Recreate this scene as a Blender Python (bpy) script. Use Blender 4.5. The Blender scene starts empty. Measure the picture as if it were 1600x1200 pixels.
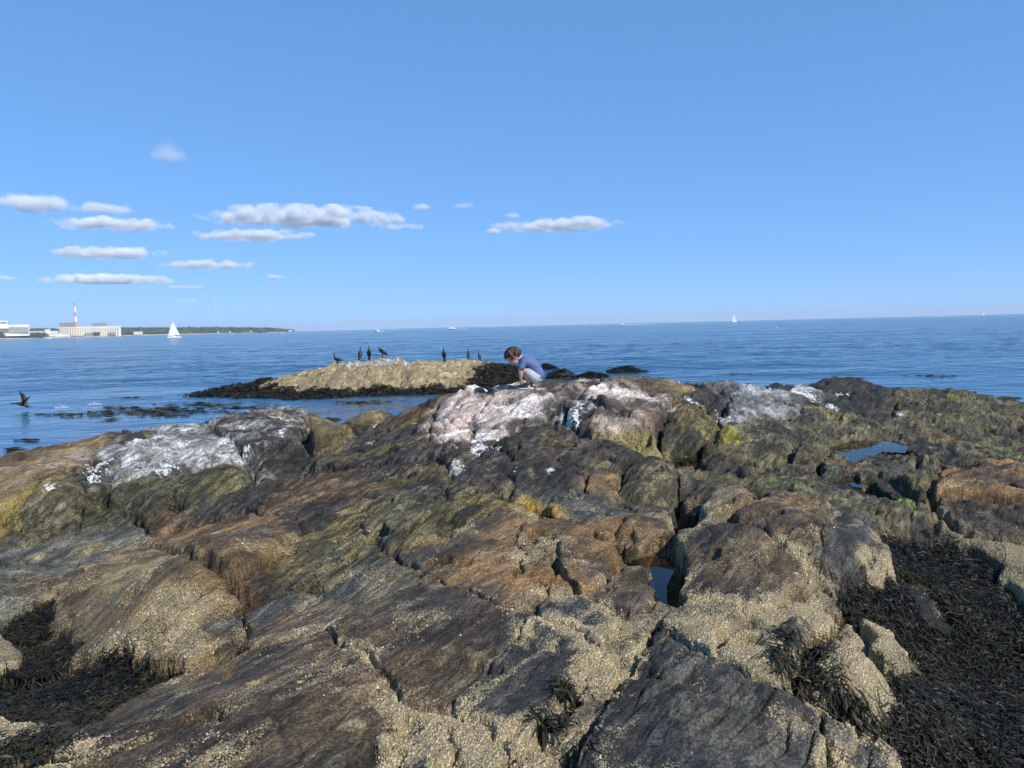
import bpy, math, random, time
import numpy as np
from mathutils import Matrix, Vector

T0 = time.time()
random.seed(5)
R = math.radians
sc = bpy.context.scene
col = sc.collection

# ------------------------------------------------------------------ camera
F, EYE, PITCH, ROLL = 1220.0, 2.5, R(4.25), R(1.37)
f_ = np.array([0, math.cos(PITCH), -math.sin(PITCH)])
u0 = np.array([0, math.sin(PITCH), math.cos(PITCH)])
r0 = np.array([1.0, 0, 0])
rt = r0 * math.cos(ROLL) - u0 * math.sin(ROLL)
up = u0 * math.cos(ROLL) + r0 * math.sin(ROLL)
CAM = np.array([0, 0, EYE])
cd = bpy.data.cameras.new('camera')
cd.sensor_width = 36
cd.lens = 36 * F / 1600
cd.clip_start, cd.clip_end = 0.05, 90000
cam = bpy.data.objects.new('camera', cd)
col.objects.link(cam)
cam.matrix_world = Matrix(((rt[0], up[0], -f_[0], 0), (rt[1], up[1], -f_[1], 0), (rt[2], up[2], -f_[2], EYE), (0, 0, 0, 1)))
sc.camera = cam

# ------------------------------------------------------------------ sky, sun, exposure
SUN_EL, SUN_AZ = R(43), R(130)          # azimuth clockwise from the view direction (+Y)
w = bpy.data.worlds.new('World')
sc.world = w
w.use_nodes = True
nt = w.node_tree
nt.nodes.clear()
sky = nt.nodes.new('ShaderNodeTexSky')
sky.sky_type = 'NISHITA'
sky.sun_disc = False
sky.sun_elevation = SUN_EL
sky.sun_rotation = SUN_AZ
sky.altitude = 0
sky.air_density = 0.5
sky.dust_density = 0.0
sky.ozone_density = 5.0
# the camera's blue-leaning colour response, the same over the whole sky
sp_ = nt.nodes.new('ShaderNodeSeparateColor')
hsv = nt.nodes.new('ShaderNodeCombineColor')
nt.links.new(sky.outputs[0], sp_.inputs[0])
for i, (g, k) in enumerate(((.51, 1.38), (.41, 2.62), (.40, 4.15))):
    pw = nt.nodes.new('ShaderNodeMath'); pw.operation = 'POWER'; pw.inputs[1].default_value = g
    ml = nt.nodes.new('ShaderNodeMath'); ml.operation = 'MULTIPLY'; ml.inputs[1].default_value = k
    nt.links.new(sp_.outputs[i], pw.inputs[0]); nt.links.new(pw.outputs[0], ml.inputs[0]); nt.links.new(ml.outputs[0], hsv.inputs[i])
bg = nt.nodes.new('ShaderNodeBackground')
bg.inputs['Strength'].default_value = 0.12
wo = nt.nodes.new('ShaderNodeOutputWorld')
nt.links.new(hsv.outputs[0], bg.inputs['Color'])
nt.links.new(bg.outputs[0], wo.inputs['Surface'])
sl = bpy.data.lights.new('sun', 'SUN')
sl.energy = 5.0
sl.angle = R(0.53)
sl.color = (1.0, 0.94, 0.85)
so = bpy.data.objects.new('sun', sl)
col.objects.link(so)
sdir = Vector((math.cos(SUN_EL) * math.sin(SUN_AZ), math.cos(SUN_EL) * math.cos(SUN_AZ), math.sin(SUN_EL)))
so.rotation_euler = sdir.to_track_quat('Z', 'Y').to_euler()
so.location = (20, -10, 30)
vs = sc.view_settings
vs.view_transform = 'Standard'
vs.look = 'None'
vs.exposure = 0.0
vs.gamma = 1.0
vs.use_curve_mapping = False
cy = sc.cycles
cy.max_bounces = 40
cy.diffuse_bounces = 2
cy.glossy_bounces = 3
cy.transmission_bounces = 3
cy.transparent_max_bounces = 8
cy.volume_bounces = 36
cy.use_denoising = True
try:
    cy.denoiser = 'OPENIMAGEDENOISE'
    cy.denoising_prefilter = 'ACCURATE'
except Exception:
    pass
cy.caustics_reflective = False
cy.caustics_refractive = False


# ------------------------------------------------------------------ helpers
def ray(px, py):
    d = f_ + ((px - 800) / F) * rt - ((py - 600) / F) * up
    return d


def on_z(px, py, z):
    """point where the sight line of a photo pixel meets the level z"""
    d = ray(px, py)
    t = (z - EYE) / d[2]
    return CAM + d * t


def at_dist(px, py, D):
    d = ray(px, py)
    return CAM + d * (D / math.hypot(d[0], d[1]))


def smooth(a, b, x):
    t = np.clip((x - a) / (b - a), 0, 1)
    return t * t * (3 - 2 * t)


_tabs = {}


def _tab(seed):
    if seed not in _tabs:
        r = np.random.RandomState(seed)
        p = r.permutation(256).astype(np.int32)
        a = r.rand(256) * 2 * np.pi
        _tabs[seed] = (np.concatenate([p, p, p]), np.cos(a).astype(np.float32), np.sin(a).astype(np.float32))
    return _tabs[seed]


def perlin(x, y, seed=0):
    p, gx, gy = _tab(seed)
    xf = np.floor(x)
    yf = np.floor(y)
    xi = xf.astype(np.int32) & 255
    yi = yf.astype(np.int32) & 255
    fx = (x - xf).astype(np.float32)
    fy = (y - yf).astype(np.float32)
    u = fx * fx * fx * (fx * (fx * 6 - 15) + 10)
    v = fy * fy * fy * (fy * (fy * 6 - 15) + 10)

    def g(ix, iy, dx, dy):
        h = p[p[ix] + iy]
        return gx[h] * dx + gy[h] * dy
    a = g(xi, yi, fx, fy)
    b = g(xi + 1, yi, fx - 1, fy)
    c = g(xi, yi + 1, fx, fy - 1)
    d = g(xi + 1, yi + 1, fx - 1, fy - 1)
    return ((a + u * (b - a)) + v * ((c + u * (d - c)) - (a + u * (b - a)))) * 1.5


def fbm(x, y, seed=0, oct=4, gain=0.5):
    s = 0
    a = 1.0
    for k in range(oct):
        s = s + a * perlin(x, y, seed + k)
        x = x * 2.03 + 11.3
        y = y * 2.03 + 7.1
        a *= gain
    return s


def worley(x, y, seed=0):
    """F1, F2 distances and cell random"""
    r = np.random.RandomState(seed)
    jx = r.rand(256).astype(np.float32)
    jy = r.rand(256).astype(np.float32)
    p = _tab(seed)[0]
    xf = np.floor(x)
    yf = np.floor(y)
    xi = xf.astype(np.int32)
    yi = yf.astype(np.int32)
    f1 = np.full(x.shape, 9.0, np.float32)
    f2 = np.full(x.shape, 9.0, np.float32)
    rid = np.zeros(x.shape, np.float32)
    for dx in (-1, 0, 1):
        for dy in (-1, 0, 1):
            h = p[p[(xi + dx) & 255] + ((yi + dy) & 255)]
            d = np.hypot(xf + dx + jx[h] - x, yf + dy + jy[h] - y).astype(np.float32)
            c = d < f1
            f2 = np.where(c, f1, np.minimum(f2, d))
            rid = np.where(c, jx[(h + 37) & 255], rid)
            f1 = np.where(c, d, f1)
    return f1, f2, rid


def facets(x, y, seed=0, tilt=.3):
    """broken faces: a random plane on every cell; returns height and joint distance"""
    r = np.random.RandomState(seed)
    jx, jy, tx, ty, hz = (r.rand(256).astype(np.float32) for _ in range(5))
    p = _tab(seed)[0]
    xf = np.floor(x); yf = np.floor(y)
    xi = xf.astype(np.int32); yi = yf.astype(np.int32)
    f1 = np.full(x.shape, 9.0, np.float32)
    f2 = np.full(x.shape, 9.0, np.float32)
    h1 = np.zeros(x.shape, np.float32)
    h2 = np.zeros(x.shape, np.float32)
    for dx in (-1, 0, 1):
        for dy in (-1, 0, 1):
            h = p[p[(xi + dx) & 255] + ((yi + dy) & 255)]
            ox = x - (xf + dx + jx[h]); oy = y - (yf + dy + jy[h])
            d = np.hypot(ox, oy).astype(np.float32)
            pl = (tilt * ((tx[h] - .5) * ox + (ty[h] - .5) * oy) * 2 + tilt * .5 * (hz[h] - .5)).astype(np.float32)
            c = d < f1
            c2_ = (~c) & (d < f2)
            h2 = np.where(c, h1, np.where(c2_, pl, h2))
            f2 = np.where(c, f1, np.where(c2_, d, f2))
            h1 = np.where(c, pl, h1)
            f1 = np.where(c, d, f1)
    e = (f2 - f1) * .5
    t = np.clip(e / .05, 0, 1)
    return h1 * (.5 + .5 * t) + h2 * (.5 - .5 * t), e


def tag(o, label=None, cat=None, group=None, kind=None):
    if label: o['label'] = label
    if cat: o['category'] = cat
    if group: o['group'] = group
    if kind: o['kind'] = kind
    return o


def empty(name, loc=(0, 0, 0), rz=0.0):
    o = bpy.data.objects.new(name, None)
    col.objects.link(o)
    o.location = loc
    o.rotation_euler = (0, 0, rz)
    o.empty_display_size = 0.1
    return o


def mesh_np(name, v, quads, mat, parent=None, attrs=None, smoothed=True):
    """mesh from numpy arrays (n,3) and (m,3|4)"""
    me = bpy.data.meshes.new(name)
    n, (m, k) = len(v), quads.shape
    me.vertices.add(n)
    me.vertices.foreach_set('co', np.ascontiguousarray(v, np.float32).ravel())
    me.loops.add(m * k)
    me.loops.foreach_set('vertex_index', np.ascontiguousarray(quads, np.int32).ravel())
    me.polygons.add(m)
    me.polygons.foreach_set('loop_start', np.arange(0, m * k, k, dtype=np.int32))
    if smoothed:
        me.polygons.foreach_set('use_smooth', np.ones(m, bool))
    for an, arr in (attrs or {}).items():
        ca = me.color_attributes.new(an, 'FLOAT_COLOR', 'POINT')
        ca.data.foreach_set('color', np.ascontiguousarray(arr, np.float32).ravel())
    me.update(calc_edges=True)
    if mat: me.materials.append(mat)
    o = bpy.data.objects.new(name, me)
    col.objects.link(o)
    if parent: o.parent = parent
    return o


def mesh_py(name, verts, faces, mat, parent=None, smoothed=False):
    me = bpy.data.meshes.new(name)
    me.from_pydata([tuple(map(float, v)) for v in verts], [], faces)
    me.update()
    if smoothed:
        me.polygons.foreach_set('use_smooth', np.ones(len(me.polygons), bool))
    if mat: me.materials.append(mat)
    o = bpy.data.objects.new(name, me)
    col.objects.link(o)
    if parent: o.parent = parent
    return o


class MB:
    """collects simple solids into one mesh"""
    def __init__(s):
        s.v, s.f = [], []

    def add(s, v, f):
        b = len(s.v)
        s.v += [tuple(map(float, q)) for q in v]
        s.f += [tuple(b + i for i in q) for q in f]
        return s

    def box(s, x0, x1, y0, y1, z0, z1):
        return s.add([(x0, y0, z0), (x1, y0, z0), (x1, y1, z0), (x0, y1, z0), (x0, y0, z1), (x1, y0, z1), (x1, y1, z1), (x0, y1, z1)],
                     [(3, 2, 1, 0), (4, 5, 6, 7), (0, 1, 5, 4), (1, 2, 6, 5), (2, 3, 7, 6), (3, 0, 4, 7)])

    def tube(s, pts, rad, n=10, squash=None):
        """loft along a path; rad = list of radii or (rx, rz) pairs"""
        pts = [Vector(p) for p in pts]
        rings = []
        prev = None
        for i, p in enumerate(pts):
            t = (pts[min(i + 1, len(pts) - 1)] - pts[max(i - 1, 0)]).normalized()
            ref = Vector((0, 1, 0)) if abs(t.y) < 0.95 else Vector((1, 0, 0))
            a = ref - t * ref.dot(t)
            a.normalize()
            b = t.cross(a)
            r = rad[i]
            ra, rb = r if isinstance(r, tuple) else (r, r)
            rings.append([p + a * (ra * math.cos(2 * math.pi * k / n)) + b * (rb * math.sin(2 * math.pi * k / n)) for k in range(n)])
        v = [q for rg in rings for q in rg]
        fc = []
        for i in range(len(rings) - 1):
            for k in range(n):
                k2 = (k + 1) % n
                fc.append((i * n + k, i * n + k2, (i + 1) * n + k2, (i + 1) * n + k))
        fc.append(tuple(range(n - 1, -1, -1)))
        fc.append(tuple((len(rings) - 1) * n + k for k in range(n)))
        return s.add(v, fc)

    def ball(s, c, r, nu=14, nv=9, rot=None):
        rx, ry, rz = r if isinstance(r, tuple) else (r, r, r)
        M = rot or Matrix.Identity(3)
        v = [Vector(c) + M @ Vector((0, 0, -rz))]
        for j in range(1, nv):
            ph = -math.pi / 2 + math.pi * j / nv
            for i in range(nu):
                th = 2 * math.pi * i / nu
                v.append(Vector(c) + M @ Vector((rx * math.cos(ph) * math.cos(th), ry * math.cos(ph) * math.sin(th), rz * math.sin(ph))))
        v.append(Vector(c) + M @ Vector((0, 0, rz)))
        fc = [(0, 1 + (i + 1) % nu, 1 + i) for i in range(nu)]
        for j in range(nv - 2):
            for i in range(nu):
                a = 1 + j * nu + i
                b = 1 + j * nu + (i + 1) % nu
                fc.append((a, b, b + nu, a + nu))
        last = len(v) - 1
        fc += [(last, 1 + (nv - 2) * nu + i, 1 + (nv - 2) * nu + (i + 1) % nu) for i in range(nu)]
        return s.add(v, fc)

    def build(s, name, mat, parent=None, smoothed=False):
        return mesh_py(name, s.v, s.f, mat, parent, smoothed)


def remeshed(mb, name, mat, parent, voxel, it=4):
    """fuse the collected solids into one continuous skin"""
    o = mb.build(name, mat, parent, True)
    m = o.modifiers.new('fuse', 'REMESH')
    m.mode = 'VOXEL'
    m.voxel_size = voxel
    m.use_smooth_shade = True
    s = o.modifiers.new('soften', 'SMOOTH')
    s.factor = 0.5
    s.iterations = it
    dg = bpy.context.evaluated_depsgraph_get()
    me = bpy.data.meshes.new_from_object(o.evaluated_get(dg))
    o.modifiers.clear()
    o.data = me
    if mat and not me.materials: me.materials.append(mat)
    return o


# ------------------------------------------------------------------ materials
def newmat(name):
    m = bpy.data.materials.new(name)
    m.use_nodes = True
    t = m.node_tree
    b = t.nodes['Principled BSDF']
    return m, t, b


def N(t, kind, **kw):
    n = t.nodes.new(kind)
    for k, v in kw.items():
        if k.startswith('i_'):
            n.inputs[k[2:].replace('_', ' ')].default_value = v
        else:
            setattr(n, k, v)
    return n


def math_n(t, op, a, b=None, clamp=False):
    n = t.nodes.new('ShaderNodeMath')
    n.operation = op
    n.use_clamp = clamp
    for i, q in enumerate((a, b)):
        if q is None: continue
        if isinstance(q, (int, float)): n.inputs[i].default_value = q
        else: t.links.new(q, n.inputs[i])
    return n.outputs[0]


def ramp(t, src, a, b, lo=0.0, hi=1.0):
    n = t.nodes.new('ShaderNodeMapRange')
    n.interpolation_type = 'SMOOTHSTEP'
    t.links.new(src, n.inputs['Value'])
    n.inputs['From Min'].default_value = a
    n.inputs['From Max'].default_value = b
    n.inputs['To Min'].default_value = lo
    n.inputs['To Max'].default_value = hi
    return n.outputs[0]


def mixc(t, fac, a, b, blend='MIX'):
    n = t.nodes.new('ShaderNodeMix')
    n.data_type = 'RGBA'
    n.blend_type = blend
    if isinstance(fac, (int, float)): n.inputs[0].default_value = fac
    else: t.links.new(fac, n.inputs[0])
    for i, q in ((6, a), (7, b)):
        if isinstance(q, tuple): n.inputs[i].default_value = (*q, 1) if len(q) == 3 else q
        else: t.links.new(q, n.inputs[i])
    return n.outputs[2]


def plain(name, c, rough=0.6, var=0.15, scale=8.0, metal=0.0, bump=0.0):
    m, t, b = newmat(name)
    tc = N(t, 'ShaderNodeTexCoord')
    no = N(t, 'ShaderNodeTexNoise', i_Scale=scale, i_Detail=4.0)
    t.links.new(tc.outputs['Object'], no.inputs['Vector'])
    k = ramp(t, no.outputs[0], 0.3, 0.7, 1 - var, 1 + var)
    cc = N(t, 'ShaderNodeCombineColor')
    for i in range(3):
        t.links.new(math_n(t, 'MULTIPLY', k, c[i]), cc.inputs[i])
    t.links.new(cc.outputs[0], b.inputs['Base Color'])
    b.inputs['Roughness'].default_value = rough
    b.inputs['Metallic'].default_value = metal
    if bump:
        bp = N(t, 'ShaderNodeBump', i_Strength=bump, i_Distance=0.02)
        t.links.new(no.outputs[0], bp.inputs['Height'])
        t.links.new(bp.outputs[0], b.inputs['Normal'])
    return m


STRIKE = R(36)      # the rock's layering runs away to the right


def rock_material(name='shore_rock'):
    m, t, b = newmat(name)
    L = t.links
    tc = N(t, 'ShaderNodeTexCoord')
    P = tc.outputs['Object']
    tint = N(t, 'ShaderNodeVertexColor', layer_name='tint')
    mask = N(t, 'ShaderNodeVertexColor', layer_name='mask')
    sep = N(t, 'ShaderNodeSeparateColor')
    L.new(mask.outputs['Color'], sep.inputs[0])
    barn, guano, wet = sep.outputs[0], sep.outputs[1], sep.outputs[2]
    foli_amt = mask.outputs['Alpha']
    mp = N(t, 'ShaderNodeMapping')
    mp.vector_type = 'TEXTURE'
    mp.inputs['Rotation'].default_value = (R(25), 0, -STRIKE)
    mp.inputs['Scale'].default_value = (1, 7, 1)
    L.new(P, mp.inputs['Vector'])
    nf = N(t, 'ShaderNodeTexNoise', i_Scale=22.0, i_Detail=8.0, i_Roughness=0.65)
    L.new(mp.outputs[0], nf.inputs['Vector'])
    nm = N(t, 'ShaderNodeTexNoise', i_Scale=7.0, i_Detail=9.0, i_Roughness=0.65)
    L.new(P, nm.inputs['Vector'])
    ns = N(t, 'ShaderNodeTexNoise', i_Scale=75.0, i_Detail=5.0, i_Roughness=0.7)
    L.new(P, ns.inputs['Vector'])
    mp2 = N(t, 'ShaderNodeMapping')
    mp2.vector_type = 'TEXTURE'
    mp2.inputs['Rotation'].default_value = (R(20), 0, -STRIKE)
    mp2.inputs['Scale'].default_value = (1, 4.5, 1.4)
    ds = N(t, 'ShaderNodeTexNoise', i_Scale=3.0, i_Detail=4.0)
    L.new(P, ds.inputs['Vector'])
    dv = N(t, 'ShaderNodeVectorMath', operation='MULTIPLY_ADD')
    dv.inputs[1].default_value = (.22, .22, .22)
    L.new(ds.outputs['Color'], dv.inputs[0]); L.new(P, dv.inputs[2])
    L.new(dv.outputs[0], mp2.inputs['Vector'])
    vc = N(t, 'ShaderNodeTexVoronoi', i_Scale=5.5, feature='DISTANCE_TO_EDGE')
    L.new(mp2.outputs[0], vc.inputs['Vector'])
    vb = N(t, 'ShaderNodeTexVoronoi', i_Scale=5.5)
    L.new(mp2.outputs[0], vb.inputs['Vector'])
    vbs = N(t, 'ShaderNodeSeparateColor')
    L.new(vb.outputs['Color'], vbs.inputs[0])
    crack = ramp(t, vc.outputs['Distance'], 0.0, 0.05)
    vd2 = N(t, 'ShaderNodeTexVoronoi', i_Scale=15.0, feature='DISTANCE_TO_EDGE')
    L.new(mp2.outputs[0], vd2.inputs['Vector'])
    crack2 = ramp(t, vd2.outputs['Distance'], 0.0, 0.07)
    k1 = ramp(t, nf.outputs[0], 0.34, 0.68, 0.35, 1.75)
    k1 = math_n(t, 'ADD', math_n(t, 'MULTIPLY', math_n(t, 'SUBTRACT', k1, 1.0), foli_amt), 1.0)
    k2 = ramp(t, nm.outputs[0], 0.3, 0.7, 0.6, 1.4)
    k3 = ramp(t, ns.outputs[0], 0.34, 0.68, 0.35, 1.75)
    k = math_n(t, 'MULTIPLY', math_n(t, 'MULTIPLY', math_n(t, 'MULTIPLY', k1, k2), k3), ramp(t, vbs.outputs[0], 0, 1, .72, 1.3))
    base = mixc(t, 1.0, tint.outputs['Color'], (0, 0, 0), 'MULTIPLY')
    cmb = N(t, 'ShaderNodeCombineColor')
    for i in range(3): L.new(k, cmb.inputs[i])
    n = t.nodes.new('ShaderNodeMix'); n.data_type = 'RGBA'; n.blend_type = 'MULTIPLY'; n.inputs[0].default_value = 1.0
    L.new(tint.outputs['Color'], n.inputs[6]); L.new(cmb.outputs[0], n.inputs[7])
    base = n.outputs[2]
    # barnacles: small pale cones crowded where the mask is high
    vo = N(t, 'ShaderNodeTexVoronoi', i_Scale=175.0)
    L.new(P, vo.inputs['Vector'])
    rnd = N(t, 'ShaderNodeSeparateColor')
    L.new(vo.outputs['Color'], rnd.inputs[0])
    nb = N(t, 'ShaderNodeTexNoise', i_Scale=16.0, i_Detail=5.0, i_Roughness=0.7)
    L.new(P, nb.inputs['Vector'])
    th = math_n(t, 'ADD', math_n(t, 'MULTIPLY', rnd.outputs[0], 0.55), math_n(t, 'MULTIPLY', nb.outputs[0], 0.75))
    bm = ramp(t, math_n(t, 'SUBTRACT', barn, th), -0.27, -0.2)
    dome = ramp(t, vo.outputs['Distance'], 0.1, 0.55, 1.0, 0.0)
    bcol = mixc(t, rnd.outputs[1], (0.36, 0.28, 0.14), (0.66, 0.55, 0.34))
    bcol = mixc(t, ramp(t, vo.outputs['Distance'], 0.02, 0.1, 0.6, 0.0), bcol, (0.06, 0.05, 0.035))
    bcol = mixc(t, ramp(t, vo.outputs['Distance'], 0.42, 0.62, 0.0, 0.6), bcol, (0.13, 0.10, 0.06))
    c = mixc(t, bm, base, bcol)
    # bird droppings
    ng = N(t, 'ShaderNodeTexNoise', i_Scale=26.0, i_Detail=7.0, i_Roughness=0.75)
    L.new(P, ng.inputs['Vector'])
    gm = ramp(t, math_n(t, 'SUBTRACT', guano, ramp(t, ng.outputs[0], .36, .64)), 0.0, 0.12)
    c = mixc(t, gm, c, (0.78, 0.78, 0.76))
    L.new(c, b.inputs['Base Color'])
    L.new(ramp(t, wet, 0, 1, 0.82, 0.3), b.inputs['Roughness'])
    b.inputs['Specular IOR Level'].default_value = 0.35
    # relief
    h = math_n(t, 'MULTIPLY', math_n(t, 'MULTIPLY', nf.outputs[0], foli_amt), 0.06)
    h = math_n(t, 'ADD', h, math_n(t, 'MULTIPLY', nm.outputs[0], 0.042))
    h = math_n(t, 'ADD', h, math_n(t, 'MULTIPLY', ns.outputs[0], 0.018))
    h = math_n(t, 'ADD', h, math_n(t, 'ADD', math_n(t, 'MULTIPLY', crack, .012), math_n(t, 'MULTIPLY', crack2, .004)))
    h = math_n(t, 'ADD', h, math_n(t, 'MULTIPLY', vbs.outputs[1], 0.012))
    h = math_n(t, 'ADD', h, math_n(t, 'MULTIPLY', math_n(t, 'MULTIPLY', dome, bm), 0.006))
    bp = N(t, 'ShaderNodeBump', i_Strength=0.9, i_Distance=1.0)
    L.new(h, bp.inputs['Height'])
    L.new(bp.outputs[0], b.inputs['Normal'])
    return m


def water_material():
    m, t, b = newmat('sea_water')
    L = t.links
    tc = N(t, 'ShaderNodeTexCoord')
    P = tc.outputs['Object']

    def waves(scale, sx, sy, rot, detail, rough=0.55):
        mp = N(t, 'ShaderNodeMapping')
        mp.vector_type = 'TEXTURE'
        mp.inputs['Rotation'].default_value = (0, 0, R(rot))
        mp.inputs['Scale'].default_value = (sx, sy, 1)
        L.new(P, mp.inputs['Vector'])
        n = N(t, 'ShaderNodeTexNoise', i_Scale=scale, i_Detail=detail, i_Roughness=rough)
        L.new(mp.outputs[0], n.inputs['Vector'])
        return n.outputs[0]
    a = waves(2.6, 1.1, 1, 6, 3.0)
    c = waves(0.7, 1.2, 1, -5, 4.0)
    d = waves(0.16, 1.5, 1, 8, 4.0)
    e = waves(0.03, 2.0, 1, 3, 3.0)
    # sheltered water close to the ledges is calm
    sp = N(t, 'ShaderNodeSeparateXYZ')
    L.new(P, sp.inputs[0])
    calm = ramp(t, math_n(t, 'ADD', sp.outputs[1], math_n(t, 'MULTIPLY', e, 30.0)), 32, 85, 0.12, 1.0)
    h = math_n(t, 'MULTIPLY', a, 0.11)
    h = math_n(t, 'ADD', h, math_n(t, 'MULTIPLY', c, 0.5))
    h = math_n(t, 'ADD', h, math_n(t, 'MULTIPLY', d, 1.1))
    h = math_n(t, 'ADD', h, math_n(t, 'MULTIPLY', e, 3.5))
    h = math_n(t, 'MULTIPLY', h, calm)
    bp = N(t, 'ShaderNodeBump', i_Strength=1.0, i_Distance=1.0)
    L.new(h, bp.inputs['Height'])
    L.new(bp.outputs[0], b.inputs['Normal'])
    b.inputs['Base Color'].default_value = (0.007, 0.060, 0.125, 1)
    b.inputs['Roughness'].default_value = 0.11
    b.inputs['IOR'].default_value = 1.333
    return m


def pool_material():
    m, t, b = newmat('pool_water')
    L = t.links
    t.nodes.remove(b)
    out = [n for n in t.nodes if n.type == 'OUTPUT_MATERIAL'][0]
    tr = N(t, 'ShaderNodeBsdfTransparent')
    tr.inputs[0].default_value = (0.40, 0.37, 0.24, 1)
    gl = N(t, 'ShaderNodeBsdfGlossy')
    gl.inputs['Roughness'].default_value = 0.01
    fr = N(t, 'ShaderNodeFresnel')
    fr.inputs[0].default_value = 1.333
    mx = N(t, 'ShaderNodeMixShader')
    L.new(fr.outputs[0], mx.inputs[0])
    L.new(tr.outputs[0], mx.inputs[1])
    L.new(gl.outputs[0], mx.inputs[2])
    L.new(mx.outputs[0], out.inputs['Surface'])
    return m


M_ROCK = rock_material()
M_SEA = water_material()
M_POOL = pool_material()


def weed_material(name, c1, c2, rough=0.5):
    m, t, b = newmat(name)
    L = t.links
    at = N(t, 'ShaderNodeVertexColor', layer_name='tint')
    s = N(t, 'ShaderNodeSeparateColor')
    L.new(at.outputs['Color'], s.inputs[0])
    L.new(mixc(t, s.outputs[0], c1, c2), b.inputs['Base Color'])
    b.inputs['Roughness'].default_value = rough
    b.inputs['Specular IOR Level'].default_value = 0.25
    return m


M_WEED = weed_material('dark_seaweed', (0.006, 0.006, 0.005), (0.05, 0.042, 0.018))

# ------------------------------------------------------------------ base shape of the ledge: surveyed heights
# (photo x, photo y, height above the water)
CTRL = [
    (0, 1200, .78), (300, 1200, .95), (700, 1200, 1.0), (1050, 1200, 1.02), (1400, 1200, .80), (1600, 1200, .68),
    (0, 1060, .55), (130, 1020, .56), (230, 1090, .74), (420, 1050, .92), (700, 1050, 1.0), (900, 1050, 1.0), (1050, 1080, 1.05),
    (1300, 1030, 1.0), (1450, 1000, .70), (1600, 1000, .68), (1240, 1000, .98),
    (0, 920, .72), (60, 950, .62), (220, 920, .90), (430, 950, .84), (620, 920, 1.0), (800, 900, 1.08), (1020, 890, 1.02), (1120, 890, 1.12),
    (1300, 850, 1.12), (1450, 860, .85), (1600, 850, .88),
    (0, 850, .62), (130, 850, .60), (230, 845, .58), (380, 840, .98), (560, 820, 1.05), (700, 790, 1.15), (850, 800, 1.14), (980, 830, 1.1),
    (1050, 790, 1.06), (1150, 790, 1.15), (1300, 770, 1.12), (1450, 770, 1.02), (1590, 780, .98),
    (90, 770, .95), (250, 770, .85), (340, 740, 1.0), (430, 745, .72), (600, 740, 1.12), (760, 730, 1.28), (900, 730, 1.3), (1010, 730, 1.25),
    (0, 714, .82), (90, 695, .95), (200, 678, 1.06), (280, 690, 1.1), (330, 657, 1.2), (450, 643, 1.15), (520, 700, .9), (480, 660, 1.0),
    (620, 690, 1.15), (700, 616, 1.55), (660, 640, 1.4), (760, 690, 1.4), (820, 598, 1.73), (830, 650, 1.5), (900, 596, 1.66), (960, 594, 1.66),
    (900, 680, 1.38), (1000, 660, 1.48), (1020, 700, 1.25), (1050, 597, 1.58), (1090, 650, 1.45), (1140, 700, 1.2), (1190, 600, 1.5), (1180, 640, 1.4),
    (1300, 592, 1.42), (1250, 650, 1.28), (1360, 604, 1.28), (1250, 700, 1.15), (1370, 700, .95), (1400, 650, 1.08), (1450, 610, .98), (1500, 612, .92),
    (1470, 690, 1.02), (1560, 628, .62), (1600, 640, .42), (1590, 690, .75),
    (560, 648, .42), (520, 640, .3), (610, 645, .4),
]
CW = [on_z(*c) for c in CTRL]
CW += [np.array(p) for p in [
    (0, 0, .9), (-3, 0, .7), (3, 0, .7), (0, -3, .9), (-5, -3, .6), (5, -3, .6), (-7, 3, .35), (7, 3, .5), (9, 8, .6), (-9, 6, .3),
    (-12, 9.5, -.5), (-9.3, 12.5, -.7), (-5.5, 15.5, -.7), (-3.2, 22.5, -.8), (-1.6, 14.5, -.8), (.6, 14, -.9), (2.8, 15.5, -.9), (5, 18.5, -.9), (7.5, 20, -.8),
    (10.5, 22, -.8), (13.5, 22.5, -.9), (16, 22, -.9), (16, 12, .3), (-4, 19.5, -.3), (0, 24, -1.5), (-12, 20, -1.6), (18, 30, -1.6), (-20, 12, -1.6), (20, 20, -1.2),
]]
CW = np.array(CW)


def tps_fit(pts, lam=0.002):
    n = len(pts)
    x, y, z = pts.T
    r2 = (x[:, None] - x) ** 2 + (y[:, None] - y) ** 2
    # linear kernel: no overshoot
    K = -np.sqrt(r2 + 0.15) + np.eye(n) * lam
    A = np.zeros((n + 1, n + 1))
    A[:n, :n] = K
    A[:n, n] = 1
    A[n, :n] = 1
    b = np.zeros(n + 1)
    b[:n] = z
    return np.linalg.solve(A, b)


TW = tps_fit(CW)
# swells and hollows along the crest: x, y, height, radius
SWELL = [(-5.4, 10.9, .10, .6), (-4.8, 11.6, -.10, .5), (-3.46, 13, .10, .5), (-1.28, 11, .06, .5), (-.85, 11, .05, .5), (.2, 11, .07, .5), (4.3, 12.2, .12, .7),
         (5.75, 13.9, .06, .8), (6.1, 13.4, .05, .8), (7.6, 13.8, .12, .7), (8.5, 14.2, .10, .6), (9.04, 14.8, -.17, .9), (9.8, 14.7, -.30, 1.1), (11, 14.5, -.45, 1.6)]


def base_z(x, y):
    x = np.asarray(x, np.float64)
    y = np.asarray(y, np.float64)
    s = np.full(x.shape, TW[-1])
    for (cx, cyy, _), wgt in zip(CW, TW[:-1]):
        s -= wgt * np.sqrt((x - cx) ** 2 + (y - cyy) ** 2 + 0.15)
    for cx, cyy, h_, r_ in SWELL:
        s += h_ * np.exp(-((x - cx) ** 2 + (y - cyy) ** 2) / r_ ** 2)
    return s


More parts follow.
